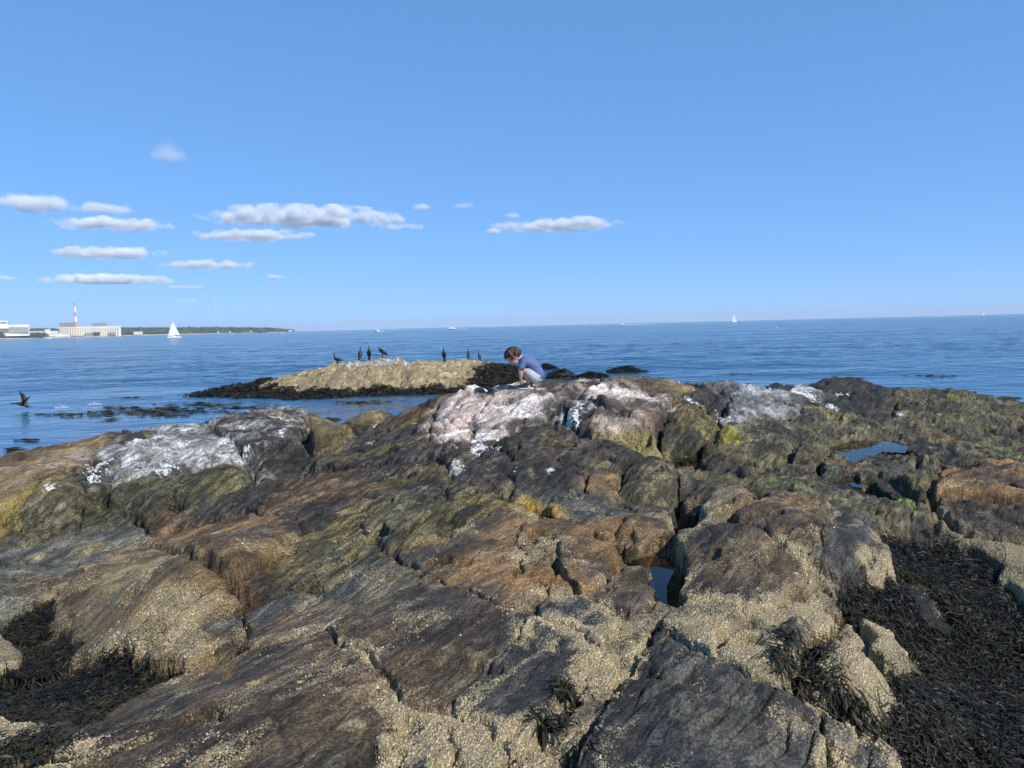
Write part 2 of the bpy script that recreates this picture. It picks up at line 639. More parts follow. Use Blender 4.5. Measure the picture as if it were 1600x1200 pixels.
def ground(pts, lift=0.0):
    """world points of photo pixels on the base shape of the ledge"""
    pts = np.asarray(pts, float)
    d = f_[None] + ((pts[:, :1] - 800) / F) * rt[None] - ((pts[:, 1:2] - 600) / F) * up[None]
    d /= np.hypot(d[:, 0], d[:, 1])[:, None]
    D = np.exp(np.linspace(math.log(1.6), math.log(27), 330))
    X = d[:, 0, None] * D
    Y = d[:, 1, None] * D
    Z = EYE + d[:, 2, None] * D
    below = Z < base_z(X, Y) + lift
    k = np.where(below.any(1), below.argmax(1), len(D) - 1)
    i = np.arange(len(pts))
    k0 = np.maximum(k - 1, 0)
    e0 = Z[i, k0] - base_z(X[i, k0], Y[i, k0]) - lift
    e1 = Z[i, k] - base_z(X[i, k], Y[i, k]) - lift
    tt = np.clip(e0 / np.where(abs(e0 - e1) < 1e-9, 1, e0 - e1), 0, 1)
    DD = D[k0] + (D[k] - D[k0]) * tt
    return d * DD[:, None] + CAM[None] * np.array([1, 1, 1])


# ------------------------------------------------------------------ rock kinds: colour, second colour, layering, barnacles (open, edge), guano, wet
KIND = {
    'brown':  ((.042, .034, .027), (.12, .082, .045), .6, .18, .84, 0, 0),
    'dgrey':  ((.036, .037, .036), (.070, .066, .055), .8, .10, .80, 0, 0),
    'grey':   ((.065, .068, .062), (.13, .12, .09), .7, .12, .55, 0, 0),
    'tan':    ((.075, .060, .038), (.20, .155, .09), .3, .62, .80, 0, 0),
    'tanbr':  ((.10, .070, .040), (.25, .18, .085), .3, .40, .55, 0, 0),
    'orange': ((.085, .058, .033), (.25, .140, .05), .3, .22, .45, 0, 0),
    'obrown': ((.062, .044, .030), (.23, .130, .052), .4, .24, .48, 0, 0),
    'olive':  ((.046, .045, .031), (.112, .098, .055), .9, .06, .30, 0, 0),
    'yolive': ((.042, .040, .026), (.15, .12, .05), 1., .06, .28, 0, 0),
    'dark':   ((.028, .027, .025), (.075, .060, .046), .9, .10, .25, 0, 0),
    'black':  ((.019, .019, .017), (.045, .041, .034), .7, .12, .2, 0, .2),
    'pink':   ((.46, .37, .305), (.64, .56, .49), .2, 0, 0, .0, 0),
    'pinkbr': ((.075, .055, .042), (.42, .33, .27), .3, .05, .1, .0, 0),
    'white':  ((.13, .13, .125), (.42, .42, .41), .9, 0, 0, .0, 0),
    'lgrey':  ((.15, .15, .148), (.29, .29, .285), .6, 0, 0, .0, 0),
    'wdark':  ((.035, .035, .032), (.26, .26, .25), 1.0, 0, .1, .0, 0),
    'gold':   ((.20, .15, .065), (.11, .085, .045), .3, .3, .4, 0, 0),
    'pool':   ((.020, .017, .009), (.07, .05, .016), .2, .25, .4, 0, .6),
    'weed':   ((.012, .011, .008), (.03, .026, .016), .2, .22, .25, 0, .4),
}
# side of the survey sheet, kind, step, edge rounding depth, edge rounding radius, outline
SL = [
    ('L', 'tan', .05, .10, .10, [(0, 1045), (45, 1045), (75, 1075), (75, 1115), (30, 1130), (0, 1125)]),
    ('L', 'olive', .04, .10, .10, [(65, 1130), (120, 1080), (185, 1060), (225, 1080), (210, 1110), (150, 1140), (110, 1155), (75, 1150)]),
    ('L', 'weed', -.10, .05, .2, [(0, 960), (60, 1000), (230, 905), (420, 900), (600, 890), (720, 850), (640, 900), (480, 950), (330, 1030), (225, 1075), (120, 1075), (75, 1065), (40, 1040), (0, 1040)]),
    ('L', 'brown', .02, .05, .12, [(230, 1110), (320, 1040), (480, 960), (640, 900), (760, 850), (900, 800), (960, 800), (1060, 860), (1110, 930), (1100, 970), (980, 1000), (860, 1060), (780, 1070), (660, 1060), (400, 1140), (260, 1180)]),
    ('L', 'brown', .03, .05, .12, [(170, 1200), (260, 1185), (420, 1140), (650, 1065), (800, 1075), (960, 1035), (1090, 1035), (1170, 1080), (1190, 1130), (1180, 1260), (150, 1260)]),
    ('L', 'tan', -.02, .0, .05, [(1080, 960), (1130, 930), (1200, 990), (1300, 1010), (1340, 1020), (1240, 1065), (1190, 1070), (1150, 1040), (1090, 1025), (1040, 1020)]),
    ('L', 'dgrey', .02, .05, .08, [(1190, 1120), (1250, 1070), (1320, 1090), (1330, 1130), (1290, 1250), (1170, 1250)]),
    ('L', 'tan', .0, .03, .08, [(1335, 1025), (1400, 1060), (1450, 1110), (1420, 1250), (1300, 1250), (1340, 1130), (1325, 1085), (1260, 1065)]),
    ('L', 'tanbr', .05, .12, .25, [(150, 730), (250, 640), (370, 570), (450, 550), (560, 590), (650, 650), (690, 680), (640, 740), (560, 790), (400, 850), (290, 860), (230, 850), (180, 790)]),
    ('L', 'obrown', .08, .14, .25, [(460, 520), (600, 490), (720, 460), (850, 475), (890, 510), (840, 570), (780, 620), (700, 660), (640, 640), (580, 590), (450, 545)]),
    ('L', 'grey', .02, .05, .12, [(690, 750), (760, 725), (850, 690), (910, 685), (900, 715), (850, 760), (760, 800), (700, 805)]),
    ('L', 'tanbr', .06, .08, .08, [(420, 880), (500, 850), (560, 830), (595, 850), (590, 885), (540, 905), (470, 910)]),
    ('L', 'grey', .05, .06, .06, [(345, 920), (400, 895), (430, 910), (400, 940), (350, 945)]),
    ('L', 'grey', -.02, .06, .10, [(560, 800), (640, 770), (690, 760), (700, 805), (640, 840), (590, 840)]),
    ('L', 'grey', .02, .06, .12, [(720, 850), (860, 750), (960, 700), (1050, 640), (1130, 620), (1240, 620), (1200, 660), (1080, 720), (950, 780), (900, 800), (760, 845)]),
    ('L', 'brown', .02, .05, .12, [(960, 790), (1080, 720), (1240, 640), (1330, 690), (1420, 720), (1500, 740), (1500, 850), (1420, 930), (1350, 1000), (1290, 1000), (1200, 960), (1150, 920), (1060, 850)]),
    ('L', 'obrown', .03, .06, .15, [(1240, 580), (1330, 520), (1430, 470), (1500, 440), (1560, 480), (1530, 600), (1500, 735), (1400, 700), (1320, 680), (1240, 640)]),
    ('L', 'yolive', .0, .06, .12, [(700, 650), (800, 590), (880, 520), (960, 480), (1060, 430), (1130, 420), (1000, 500), (1100, 520), (1070, 560), (940, 640), (850, 660), (720, 680)]),
    ('L', 'olive', .07, .12, .25, [(1100, 510), (1110, 460), (1180, 400), (1260, 380), (1310, 400), (1300, 440), (1220, 500), (1130, 535)]),
    ('L', 'yolive', .04, .10, .2, [(1310, 395), (1350, 370), (1420, 390), (1480, 420), (1470, 440), (1400, 470), (1300, 500), (1240, 525), (1200, 520), (1300, 445)]),
    ('L', 'dark', .06, .08, .2, [(440, 490), (560, 450), (700, 400), (850, 360), (1000, 330), (1120, 320), (1290, 310), (1330, 340), (1290, 370), (1100, 410), (960, 470), (890, 505), (860, 475), (720, 455), (600, 485), (460, 515)]),
    ('L', 'dark', .06, .10, .25, [(850, 340), (950, 280), (1060, 220), (1130, 180), (1200, 140), (1260, 150), (1240, 200), (1270, 240), (1330, 260), (1200, 300), (1010, 325)]),
    ('L', 'dark', .02, .12, .2, [(1330, 270), (1400, 260), (1500, 280), (1500, 410), (1420, 390), (1350, 360), (1300, 330)]),
    ('L', 'olive', .08, .25, .35, [(290, 380), (380, 340), (520, 330), (620, 310), (720, 290), (760, 350), (640, 400), (540, 470), (480, 500), (430, 490), (370, 440), (320, 420)]),
    ('L', 'white', .12, .14, .3, [(300, 340), (380, 260), (470, 210), (560, 200), (640, 215), (700, 260), (700, 290), (620, 300), (500, 330), (380, 335)]),
    ('L', 'wdark', .12, .15, .3, [(580, 190), (680, 160), (800, 150), (880, 150), (910, 190), (870, 230), (800, 250), (720, 280), (690, 235), (640, 205)]),
    ('L', 'black', -.05, .12, .2, [(730, 300), (800, 255), (880, 225), (915, 210), (900, 270), (840, 320), (790, 345), (750, 335)]),
    ('L', 'gold', .05, .12, .3, [(890, 150), (1000, 150), (1120, 165), (1080, 200), (1000, 240), (920, 250), (915, 190)]),
    ('L', 'olive', -.02, .08, .15, [(820, 345), (900, 280), (1000, 250), (1100, 190), (1000, 300), (920, 340)]),
    ('L', 'olive', .15, .3, .3, [(40, 430), (70, 390), (130, 350), (200, 350), (250, 390), (250, 450), (210, 500), (150, 490), (110, 460), (40, 460)]),
    ('L', 'olive', .06, .15, .15, [(255, 430), (310, 415), (360, 440), (365, 470), (300, 475), (250, 465)]),
    ('L', 'tanbr', .05, .15, .3, [(-60, 330), (0, 300), (100, 250), (230, 235), (280, 250), (270, 310), (170, 330), (100, 360), (30, 420), (-60, 440)]),
    ('L', 'dark', .02, .12, .2, [(280, 250), (380, 225), (460, 205), (380, 260), (300, 330), (250, 380), (180, 340), (270, 310)]),
    ('L', 'olive', .03, .12, .2, [(-60, 450), (40, 465), (110, 470), (150, 500), (90, 530), (-60, 540)]),
    ('L', 'grey', .0, .06, .15, [(-60, 560), (90, 535), (220, 510), (380, 470), (430, 500), (400, 530), (300, 560), (200, 640), (160, 650), (100, 640), (-60, 640)]),
    ('L', 'grey', .04, .08, .15, [(170, 640), (260, 580), (360, 545), (440, 530), (360, 570), (260, 630), (180, 690)]),
    ('L', 'grey', .03, .08, .15, [(-60, 650), (150, 640), (160, 680), (120, 720), (0, 770), (-60, 780)]),
    ('L', 'tan', .05, .1, .12, [(-60, 800), (50, 810), (80, 870), (40, 920), (-60, 930)]),
    ('L', 'weed', -.03, .05, .15, [(40, 760), (150, 720), (180, 790), (230, 850), (210, 880), (130, 920), (60, 940), (40, 930), (80, 870), (45, 810)]),
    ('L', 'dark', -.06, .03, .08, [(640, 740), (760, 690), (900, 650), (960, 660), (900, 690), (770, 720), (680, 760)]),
    ('L', 'pink', .05, .10, .2, [(1270, 130), (1300, 105), (1370, 90), (1420, 90), (1420, 125), (1390, 150), (1310, 155)]),
    ('L', 'pink', .05, .07, .12, [(1240, 175), (1310, 165), (1320, 190), (1270, 200)]),
    ('L', 'pink', .05, .08, .15, [(1270, 220), (1300, 195), (1365, 185), (1370, 215), (1330, 250), (1290, 245)]),
    ('R', 'pink', .05, .09, .18, [(-120, 240), (-110, 190), (-40, 180), (0, 180), (40, 190), (0, 205), (-40, 225), (-100, 245)]),
    ('R', 'pink', .06, .09, .18, [(-100, 175), (-80, 140), (-60, 105), (0, 95), (60, 98), (120, 110), (80, 135), (40, 150), (60, 165), (40, 180), (0, 172)]),
    ('R', 'pink', .04, .08, .15, [(-70, 90), (-30, 78), (40, 72), (100, 65), (130, 75), (125, 95), (60, 92), (0, 90)]),
    ('R', 'pinkbr', .03, .10, .2, [(110, 65), (160, 62), (205, 68), (210, 80), (170, 110), (130, 105)]),
    ('R', 'wdark', .0, .12, .15, [(150, 120), (190, 100), (230, 105), (240, 125), (200, 150), (170, 185), (140, 165)]),
    ('R', 'pink', .08, .10, .2, [(210, 85), (290, 70), (350, 75), (400, 90), (410, 110), (370, 125), (300, 130), (250, 120), (220, 100)]),
    ('R', 'pinkbr', .06, .16, .25, [(200, 180), (240, 145), (300, 130), (380, 130), (440, 140), (460, 175), (440, 215), (350, 220), (290, 225), (230, 215)]),
    ('R', 'tanbr', .04, .10, .15, [(410, 70), (450, 60), (520, 68), (480, 95), (440, 105), (415, 95)]),
    ('R', 'yolive', .08, .25, .35, [(440, 260), (450, 200), (480, 130), (530, 115), (570, 125), (590, 160), (620, 190), (600, 230), (540, 260), (480, 280)]),
    ('R', 'lgrey', .05, .15, .25, [(620, 160), (640, 105), (700, 90), (760, 100), (800, 130), (780, 150), (700, 160), (640, 180)]),
    ('R', 'black', .0, .10, .2, [(500, 75), (580, 75), (640, 95), (620, 150), (590, 150), (560, 115), (500, 100)]),
    ('R', 'lgrey', .05, .10, .2, [(700, 75), (760, 80), (860, 70), (930, 68), (960, 80), (900, 95), (800, 100), (740, 95)]),
    ('R', 'black', .04, .12, .3, [(710, 70), (780, 58), (900, 52), (1000, 55), (1080, 75), (1110, 95), (1120, 120), (1050, 140), (950, 140), (860, 110), (960, 85)]),
    ('R', 'olive', .05, .15, .3, [(590, 240), (640, 185), (740, 160), (860, 150), (960, 150), (1060, 160), (1080, 190), (1040, 210), (930, 215), (860, 240), (740, 235)]),
    ('R', 'olive', .05, .10, .2, [(550, 290), (620, 240), (720, 235), (800, 245), (790, 290), (700, 305), (600, 300)]),
    ('R', 'olive', .06, .12, .2, [(780, 310), (840, 260), (900, 250), (930, 262), (890, 345), (830, 330)]),
    ('R', 'olive', .05, .12, .15, [(930, 262), (960, 270), (990, 290), (960, 330), (895, 345)]),
    ('R', 'olive', .05, .12, .2, [(1000, 300), (1060, 280), (1140, 285), (1180, 310), (1130, 340), (1050, 345), (1010, 335)]),
    ('R', 'olive', .07, .14, .2, [(1170, 370), (1190, 310), (1220, 280), (1250, 310), (1240, 360), (1215, 410), (1180, 400)]),
    ('R', 'black', .08, .15, .2, [(1150, 250), (1200, 220), (1250, 225), (1290, 260), (1250, 290), (1200, 275)]),
    ('R', 'olive', .05, .15, .35, [(1110, 115), (1180, 90), (1260, 90), (1330, 100), (1420, 130), (1560, 160), (1560, 180), (1400, 180), (1280, 180), (1180, 165), (1120, 140)]),
    ('R', 'olive', .03, .12, .3, [(1080, 170), (1180, 170), (1280, 185), (1400, 185), (1560, 190), (1560, 260), (1400, 270), (1300, 260), (1200, 215), (1120, 230)]),
    ('R', 'obrown', .05, .12, .3, [(1250, 340), (1280, 300), (1340, 310), (1440, 300), (1560, 330), (1560, 440), (1400, 420), (1330, 400), (1260, 390)]),
    ('R', 'brown', .02, .08, .2, [(1230, 400), (1330, 405), (1450, 420), (1560, 450), (1560, 560), (1400, 530), (1300, 490), (1240, 440)]),
    ('R', 'tan', .02, .06, .2, [(1240, 450), (1310, 500), (1400, 540), (1560, 600), (1560, 760), (1490, 730), (1450, 640), (1380, 570), (1290, 520), (1230, 480)]),
    ('R', 'olive', .12, .25, .3, [(310, 390), (330, 310), (380, 285), (440, 290), (475, 330), (480, 380), (450, 420), (400, 420)]),
    ('R', 'dark', .05, .10, .2, [(160, 280), (250, 245), (330, 250), (400, 280), (340, 300), (300, 320), (200, 310)]),
    ('R', 'orange', .04, .10, .15, [(220, 380), (240, 340), (310, 330), (320, 360), (300, 400), (250, 405)]),
    ('R', 'dark', .02, .10, .15, [(0, 320), (100, 300), (200, 320), (230, 350), (210, 400), (140, 420), (120, 370), (60, 400), (0, 420)]),
    ('R', 'grey', .02, .08, .15, [(130, 440), (160, 400), (260, 410), (340, 410), (420, 440), (400, 460), (300, 470), (200, 480)]),
    ('R', 'brown', .06, .15, .2, [(310, 530), (320, 490), (390, 460), (430, 470), (430, 520), (400, 560), (340, 570)]),
    ('R', 'orange', .02, .08, .15, [(0, 500), (100, 480), (200, 490), (310, 470), (310, 530), (250, 560), (150, 540), (120, 620), (60, 640), (0, 650)]),
    ('R', 'orange', .06, .10, .15, [(130, 580), (200, 560), (290, 580), (330, 600), (280, 680), (200, 700), (140, 660)]),
    ('R', 'brown', .03, .08, .12, [(220, 700), (300, 590), (400, 610), (410, 660), (400, 720), (350, 760), (280, 720)]),
    ('R', 'dgrey', .03, .05, .12, [(-150, 1080), (-100, 950), (0, 820), (60, 780), (150, 800), (230, 860), (150, 960), (60, 1050), (-20, 1100), (-60, 1060)]),
    ('R', 'dgrey', .05, .05, .10, [(80, 775), (150, 720), (220, 710), (320, 760), (250, 850), (160, 795)]),
    ('R', 'tan', .0, .03, .1, [(330, 760), (380, 740), (420, 700), (460, 720), (400, 800), (330, 870), (300, 850), (260, 870), (100, 1050), (0, 1150), (-20, 1110), (150, 970), (260, 850)]),
    ('R', 'tan', -.03, .03, .06, [(-20, 1250), (100, 1060), (200, 930), (300, 880), (330, 880), (300, 930), (200, 1100), (120, 1250)]),
    ('R', 'dgrey', .03, .06, .14, [(200, 1260), (240, 1080), (300, 960), (370, 870), (440, 825), (500, 830), (600, 900), (720, 960), (850, 1010), (905, 1040), (905, 1260)]),
    ('R', 'grey', .02, .05, .12, [(910, 1045), (1000, 1080), (1090, 1140), (1110, 1260), (910, 1260)]),
    ('R', 'tan', .10, .28, .35, [(860, 990), (850, 900), (840, 850), (870, 770), (940, 740), (1010, 760), (1070, 830), (1120, 920), (1130, 990), (1100, 1060), (1050, 1080), (960, 1040)]),
    ('R', 'tan', .05, .15, .2, [(640, 880), (680, 830), (740, 810), (820, 840), (830, 900), (800, 960), (740, 960), (660, 920)]),
    ('R', 'tan', .06, .14, .2, [(460, 780), (480, 730), (560, 730), (640, 720), (690, 770), (660, 860), (610, 900), (540, 860), (470, 810)]),
    ('R', 'dgrey', .05, .08, .1, [(770, 800), (790, 750), (830, 740), (850, 760), (840, 800), (800, 825)]),
    ('R', 'brown', .06, .12, .25, [(450, 640), (500, 540), (560, 500), (680, 500), (760, 540), (820, 600), (830, 660), (760, 720), (660, 720), (560, 700), (470, 690)]),
    ('R', 'dgrey', .06, .10, .2, [(920, 580), (930, 500), (980, 460), (1030, 480), (1055, 540), (1050, 640), (1010, 690), (950, 660)]),
    ('R', 'tan', .0, .06, .12, [(760, 720), (830, 670), (930, 660), (990, 690), (960, 730), (870, 760), (840, 740), (760, 790), (700, 780)]),
    ('R', 'tanbr', .10, .12, .15, [(560, 490), (570, 440), (620, 390), (690, 400), (700, 430), (640, 490), (590, 500)]),
    ('R', 'black', -.06, .08, .1, [(480, 490), (520, 440), (600, 390), (560, 440), (550, 490)]),  # black tone paints the shadowed left face of the tan-brown block
    ('R', 'brown', .07, .12, .2, [(660, 490), (720, 400), (800, 410), (900, 440), (930, 490), (910, 560), (820, 570), (740, 530)]),
    ('R', 'dark', -.02, .08, .12, [(480, 350), (560, 330), (640, 320), (700, 340), (600, 380), (520, 430), (480, 400)]),
    ('R', 'olive', .03, .08, .2, [(720, 390), (760, 340), (880, 345), (940, 380), (1000, 400), (1100, 400), (1180, 420), (1240, 470), (1230, 520), (1140, 510), (1050, 470), (960, 440), (860, 410)]),
    ('R', 'weed', -.08, .08, .3, [(980, 720), (1060, 640), (1140, 520), (1250, 520), (1380, 580), (1450, 660), (1560, 780), (1560, 1260), (1160, 1260), (1110, 1080), (1140, 1000), (1100, 880), (1050, 800)]),
    ('R', 'tan', .07, .10, .1, [(1100, 850), (1130, 825), (1155, 860), (1140, 900), (1105, 890)]),
    ('R', 'tan', .02, .08, .12, [(1060, 560), (1090, 540), (1130, 600), (1160, 650), (1090, 660), (1060, 640)]),
    ('R', 'black', -.02, .1, .12, [(950, 360), (1010, 350), (1080, 350), (1160, 380), (1100, 395), (1020, 395)]),
    ('R', 'gold', .0, .08, .1, [(290, 235), (430, 220), (440, 270), (370, 280), (310, 260)]),
    ('R', 'dark', .0, .14, .2, [(0, 200), (60, 190), (150, 190), (200, 230), (150, 280), (60, 270), (0, 280)]),
    # tide pools and the stone in one of them
    ('R', 'pool', -.22, .0, .05, [(360, 585), (420, 560), (475, 590), (450, 640), (450, 690), (410, 660), (400, 630)]),
    ('R', 'pool', -.16, .0, .05, [(920, 235), (1010, 215), (1100, 235), (1150, 260), (1140, 280), (1080, 275), (1000, 290), (960, 280)]),
    ('R', 'pool', -.14, .0, .05, [(985, 345), (1010, 342), (1030, 352), (1020, 362), (1000, 358)]),
    ('R', 'pool', -.10, .0, .05, [(15, 460), (100, 435), (130, 445), (110, 468), (30, 475)]),
    ('R', 'pool', -.14, .0, .05, [(395, 830), (440, 790), (455, 800), (440, 820), (375, 865)]),
    ('R', 'pool', -.10, .0, .05, [(470, 280), (560, 265), (590, 255), (570, 285), (490, 300)]),
    ('R', 'olive', .0, .06, .1, [(1000, 255), (1030, 238), (1080, 245), (1085, 262), (1040, 272), (1005, 268)]),
]


# deep clefts: side, half width, depth, line
CREV = [('L', .07, .28, [(40, 470), (90, 495), (150, 510), (220, 510), (255, 480)]), ('L', .09, .32, [(285, 385), (320, 420), (370, 450), (420, 495), (450, 505)]),
        ('L', .10, .30, [(500, 425), (540, 450)]), ('L', .09, .30, [(725, 300), (760, 330), (800, 345)]), ('L', .04, .14, [(545, 590), (620, 620), (690, 665)]),
        ('L', .04, .12, [(640, 745), (760, 690), (900, 655)]), ('L', .05, .18, [(1090, 530), (1120, 505), (1140, 525)]), ('L', .05, .15, [(1240, 520), (1290, 515), (1360, 485)]),
        ('L', .03, .10, [(900, 335), (1010, 330), (1060, 300)]), ('L', .025, .10, [(1180, 1080), (1215, 1060), (1240, 1075)]), ('L', .05, .16, [(640, 215), (700, 255), (730, 290), (800, 255)]),
        ('R', .02, .10, [(150, 1150), (230, 1060), (300, 940), (350, 880)]), ('R', .018, .08, [(-60, 1200), (60, 1090), (190, 950)]), ('R', .012, .06, [(908, 1040), (910, 1260)]),
        ('R', .09, .30, [(490, 370), (500, 430), (485, 490), (560, 440)]), ('R', .07, .25, [(205, 205), (215, 260), (280, 240), (400, 245)]), ('R', .06, .2, [(650, 490), (680, 440), (710, 400)]),
        ('R', .05, .2, [(160, 130), (140, 170), (190, 200), (215, 160)]), ('R', .06, .22, [(1240, 330), (1225, 400), (1200, 415)]), ('R', .07, .25, [(990, 375), (1050, 350), (1075, 380)]),
        ('R', .05, .2, [(780, 320), (800, 285), (840, 262)]), ('R', .05, .18, [(890, 345), (930, 270)]), ('R', .04, .14, [(300, 420), (360, 445), (425, 440)]), ('R', .03, .14, [(240, 520), (300, 560), (330, 560)]),
        ('R', .03, .12, [(640, 915), (740, 965), (850, 1005), (905, 1035)]), ('R', .03, .12, [(120, 600), (140, 660), (200, 700), (290, 690)]), ('R', .05, .2, [(440, 200), (470, 140), (440, 255)]),
        ('R', .05, .2, [(600, 170), (615, 130), (640, 105)]), ('R', .03, .12, [(840, 660), (900, 655), (950, 690)]), ('R', .04, .15, [(640, 870), (690, 810), (690, 770)])]


def sheet(side, pts):
    a = np.asarray(pts, float) / 1.875
    a[:, 1] += 560
    if side == 'R': a[:, 0] += 800
    return a


POLY = []
for side, kind, dz, dep, rr, pts in SL:
    POLY.append(ground(sheet(side, pts))[:, :2])
NS = len(SL)


def poly_sd(px, py, poly):
    """signed distance to a closed outline, negative inside"""
    n = len(poly)
    d2 = np.full(px.shape, 1e9, np.float32)
    inside = np.zeros(px.shape, bool)
    for i in range(n):
        ax, ay = poly[i]
        bx, by = poly[(i + 1) % n]
        ex, ey = bx - ax, by - ay
        wx, wy = px - ax, py - ay
        tt = np.clip((wx * ex + wy * ey) / (ex * ex + ey * ey + 1e-9), 0, 1)
        d2 = np.minimum(d2, (wx - ex * tt) ** 2 + (wy - ey * tt) ** 2)
        if abs(ey) > 1e-9:
            c = ((ay > py) != (by > py)) & (px < (bx - ax) * (py - ay) / ey + ax)
            inside ^= c
    d = np.sqrt(d2)
    return np.where(inside, -d, d)


# ------------------------------------------------------------------ fine grid over the ledge (fans out from behind the viewer)
NC, NR = 960, 930
A = np.radians(np.linspace(-39, 39, NC))
Dg = np.exp(np.linspace(math.log(3.2), math.log(28), NR))
OY = -2.0
GX = (np.sin(A)[None, :] * Dg[:, None]).astype(np.float32)
GY = (np.cos(A)[None, :] * Dg[:, None] + OY).astype(np.float32)


def upsample_base():
    nc, nr = 160, 200
    a = np.radians(np.linspace(-39, 39, nc))
    d = np.exp(np.linspace(math.log(3.2), math.log(28), nr))
    z = base_z(np.sin(a)[None] * d[:, None], np.cos(a)[None] * d[:, None] + OY)
    ci = np.linspace(0, nc - 1, NC)
    ri = np.linspace(0, nr - 1, NR)
    c0 = np.minimum(ci.astype(int), nc - 2); cf = (ci - c0)[None]
    q0 = np.minimum(ri.astype(int), nr - 2); qf = (ri - q0)[:, None]
    z = z[q0] * (1 - qf) + z[q0 + 1] * qf
    return (z[:, c0] * (1 - cf) + z[:, c0 + 1] * cf).astype(np.float32)


def strike_coords(x, y):
    s, c = math.sin(STRIKE), math.cos(STRIKE)
    return x * s + y * c, x * c - y * s      # along, across


def build_ledge():
    X, Y = GX, GY
    Z0 = upsample_base()
    # natural edges: warp the outlines a little
    wx = X + .07 * fbm(X * 1.7, Y * 1.7, 3, 3) + .018 * fbm(X * 9, Y * 9, 9, 3)
    wy = Y + .09 * fbm(X * 1.7, Y * 1.7, 13, 3) + .02 * fbm(X * 9, Y * 9, 19, 3)
    f1 = np.full(X.shape, 9e3, np.float32)
    f2 = np.full(X.shape, 9e3, np.float32)
    c1 = np.zeros(X.shape, np.int16)
    c2 = np.zeros(X.shape, np.int16)
    for i in range(NS):
        p = POLY[i]
        if SL[i][1] == 'pool': bias = -.05 if SL[i][2] < -.2 else .04
        elif i == NS - 1: bias = -.1
        elif SL[i][5][0] == (1100, 850): bias = -.13
        else: bias = 0
        lo, hi = p.min(0) - 2.2, p.max(0) + 2.2
        # rows/cols that can matter
        sel = (wx > lo[0]) & (wx < hi[0]) & (wy > lo[1]) & (wy < hi[1])
        rows = np.where(sel.any(1))[0]
        cols = np.where(sel.any(0))[0]
        if len(rows) == 0: continue
        sl_ = (slice(rows[0], rows[-1] + 1), slice(cols[0], cols[-1] + 1))
        d = poly_sd(wx[sl_], wy[sl_], p).astype(np.float32) + bias
        a1, a2, k1, k2 = f1[sl_], f2[sl_], c1[sl_], c2[sl_]
        first = d < a1
        second = (~first) & (d < a2)
        a2[...] = np.where(first, a1, np.where(second, d, a2))
        k2[...] = np.where(first, k1, np.where(second, i, k2))
        a1[...] = np.where(first, d, a1)
        k1[...] = np.where(first, i, k1)
    far = f1 > 8e3
    f1[far] = 0
    f2[far] = 1
    e = np.minimum(np.maximum((f2 - f1) * .5, 0), 3).astype(np.float32)
    # per-slab tables
    rs = np.random.RandomState(11)
    cen = np.array([p.mean(0) for p in POLY])
    dz = np.array([s[2] for s in SL])
    dep = np.array([s[3] for s in SL])
    rad = np.array([s[4] for s in SL]) * .75
    tilt = rs.uniform(-.035, .035, (NS, 2))
    dz = np.where(dz > 0, dz * .7, dz)
    for i, s in enumerate(SL):
        if s[1] in ('pool', 'weed'): tilt[i] = 0
    al, ac = strike_coords(X, Y)

    def off(c):
        return dz[c] + tilt[c, 0] * (X - cen[c, 0]) + tilt[c, 1] * (Y - cen[c, 1])
    near = smooth(9, 4, np.hypot(X, Y))
    edge_w = .012 + .02 * (1 - near)
    t = smooth(0, 1, e / edge_w)
    o1, o2 = off(c1), off(c2)
    z = Z0 + o1 * (.5 + .5 * t) + o2 * (.5 - .5 * t)
    dome = np.array([1.0 if s[3] >= .25 else .6 for s in SL])
    er = e / (rad[c1] * np.where(dome > .9, 1.2, .6)[c1])
    z -= (.62 * dome[c1] * (.45 + .55 * np.maximum(.3 * (near < .5), (dome > .9)[c1]))) * dep[c1] * np.where(er < 1, (1 - er) ** 2, 0)
    # open joints, wider in places
    gw = .006 + .010 * np.clip(fbm(X * 1.1, Y * 1.1, 41, 2) + .35, 0, 1)
    gw = gw * (1 + 1.6 * (1 - near))
    z -= (.02 + .05 * np.clip(fbm(X * .8, Y * .8, 43, 2) + .4, 0, 1)) * (1.35 - .5 * near) * np.exp(-(e / gw) ** 2)
    for side, wd_, dp_, pts in CREV:
        pl = ground(sheet(side, pts))[:, :2]
        lo, hi = pl.min(0) - 1, pl.max(0) + 1
        sel = (X > lo[0]) & (X < hi[0]) & (Y > lo[1]) & (Y < hi[1])
        rows = np.where(sel.any(1))[0]; cols = np.where(sel.any(0))[0]
        q = (slice(rows[0], rows[-1] + 1), slice(cols[0], cols[-1] + 1))
        d2 = np.full(wx[q].shape, 9.0, np.float32)
        for (ax, ay), (bx, by) in zip(pl[:-1], pl[1:]):
            ex, ey = bx - ax, by - ay
            tt = np.clip(((wx[q] - ax) * ex + (wy[q] - ay) * ey) / (ex * ex + ey * ey + 1e-9), 0, 1)
            d2 = np.minimum(d2, (wx[q] - ax - ex * tt) ** 2 + (wy[q] - ay - ey * tt) ** 2)
        z[q] -= dp_ * .72 * np.exp(-(d2 / (wd_ * .62) ** 2) ** 2)
    kinds = [s[1] for s in SL]
    tab = {k: np.array([KIND[q][j] for q in kinds]) for k, j in (('a', 0), ('b', 1), ('fol', 2), ('bo', 3), ('be', 4), ('gu', 5), ('wet', 6))}
    fol = tab['fol'][c1].astype(np.float32)
    calm = np.array([0.25 if k in ('pool', 'weed') else 1.0 for k in kinds])[c1]
    bumpy = np.array([1.6 if k in ('pink', 'pinkbr', 'black', 'wdark', 'white', 'olive', 'yolive', 'dark') else 1.0 for k in kinds])[c1]
    farf = 1 + .35 * smooth(4, 9, np.hypot(X, Y))
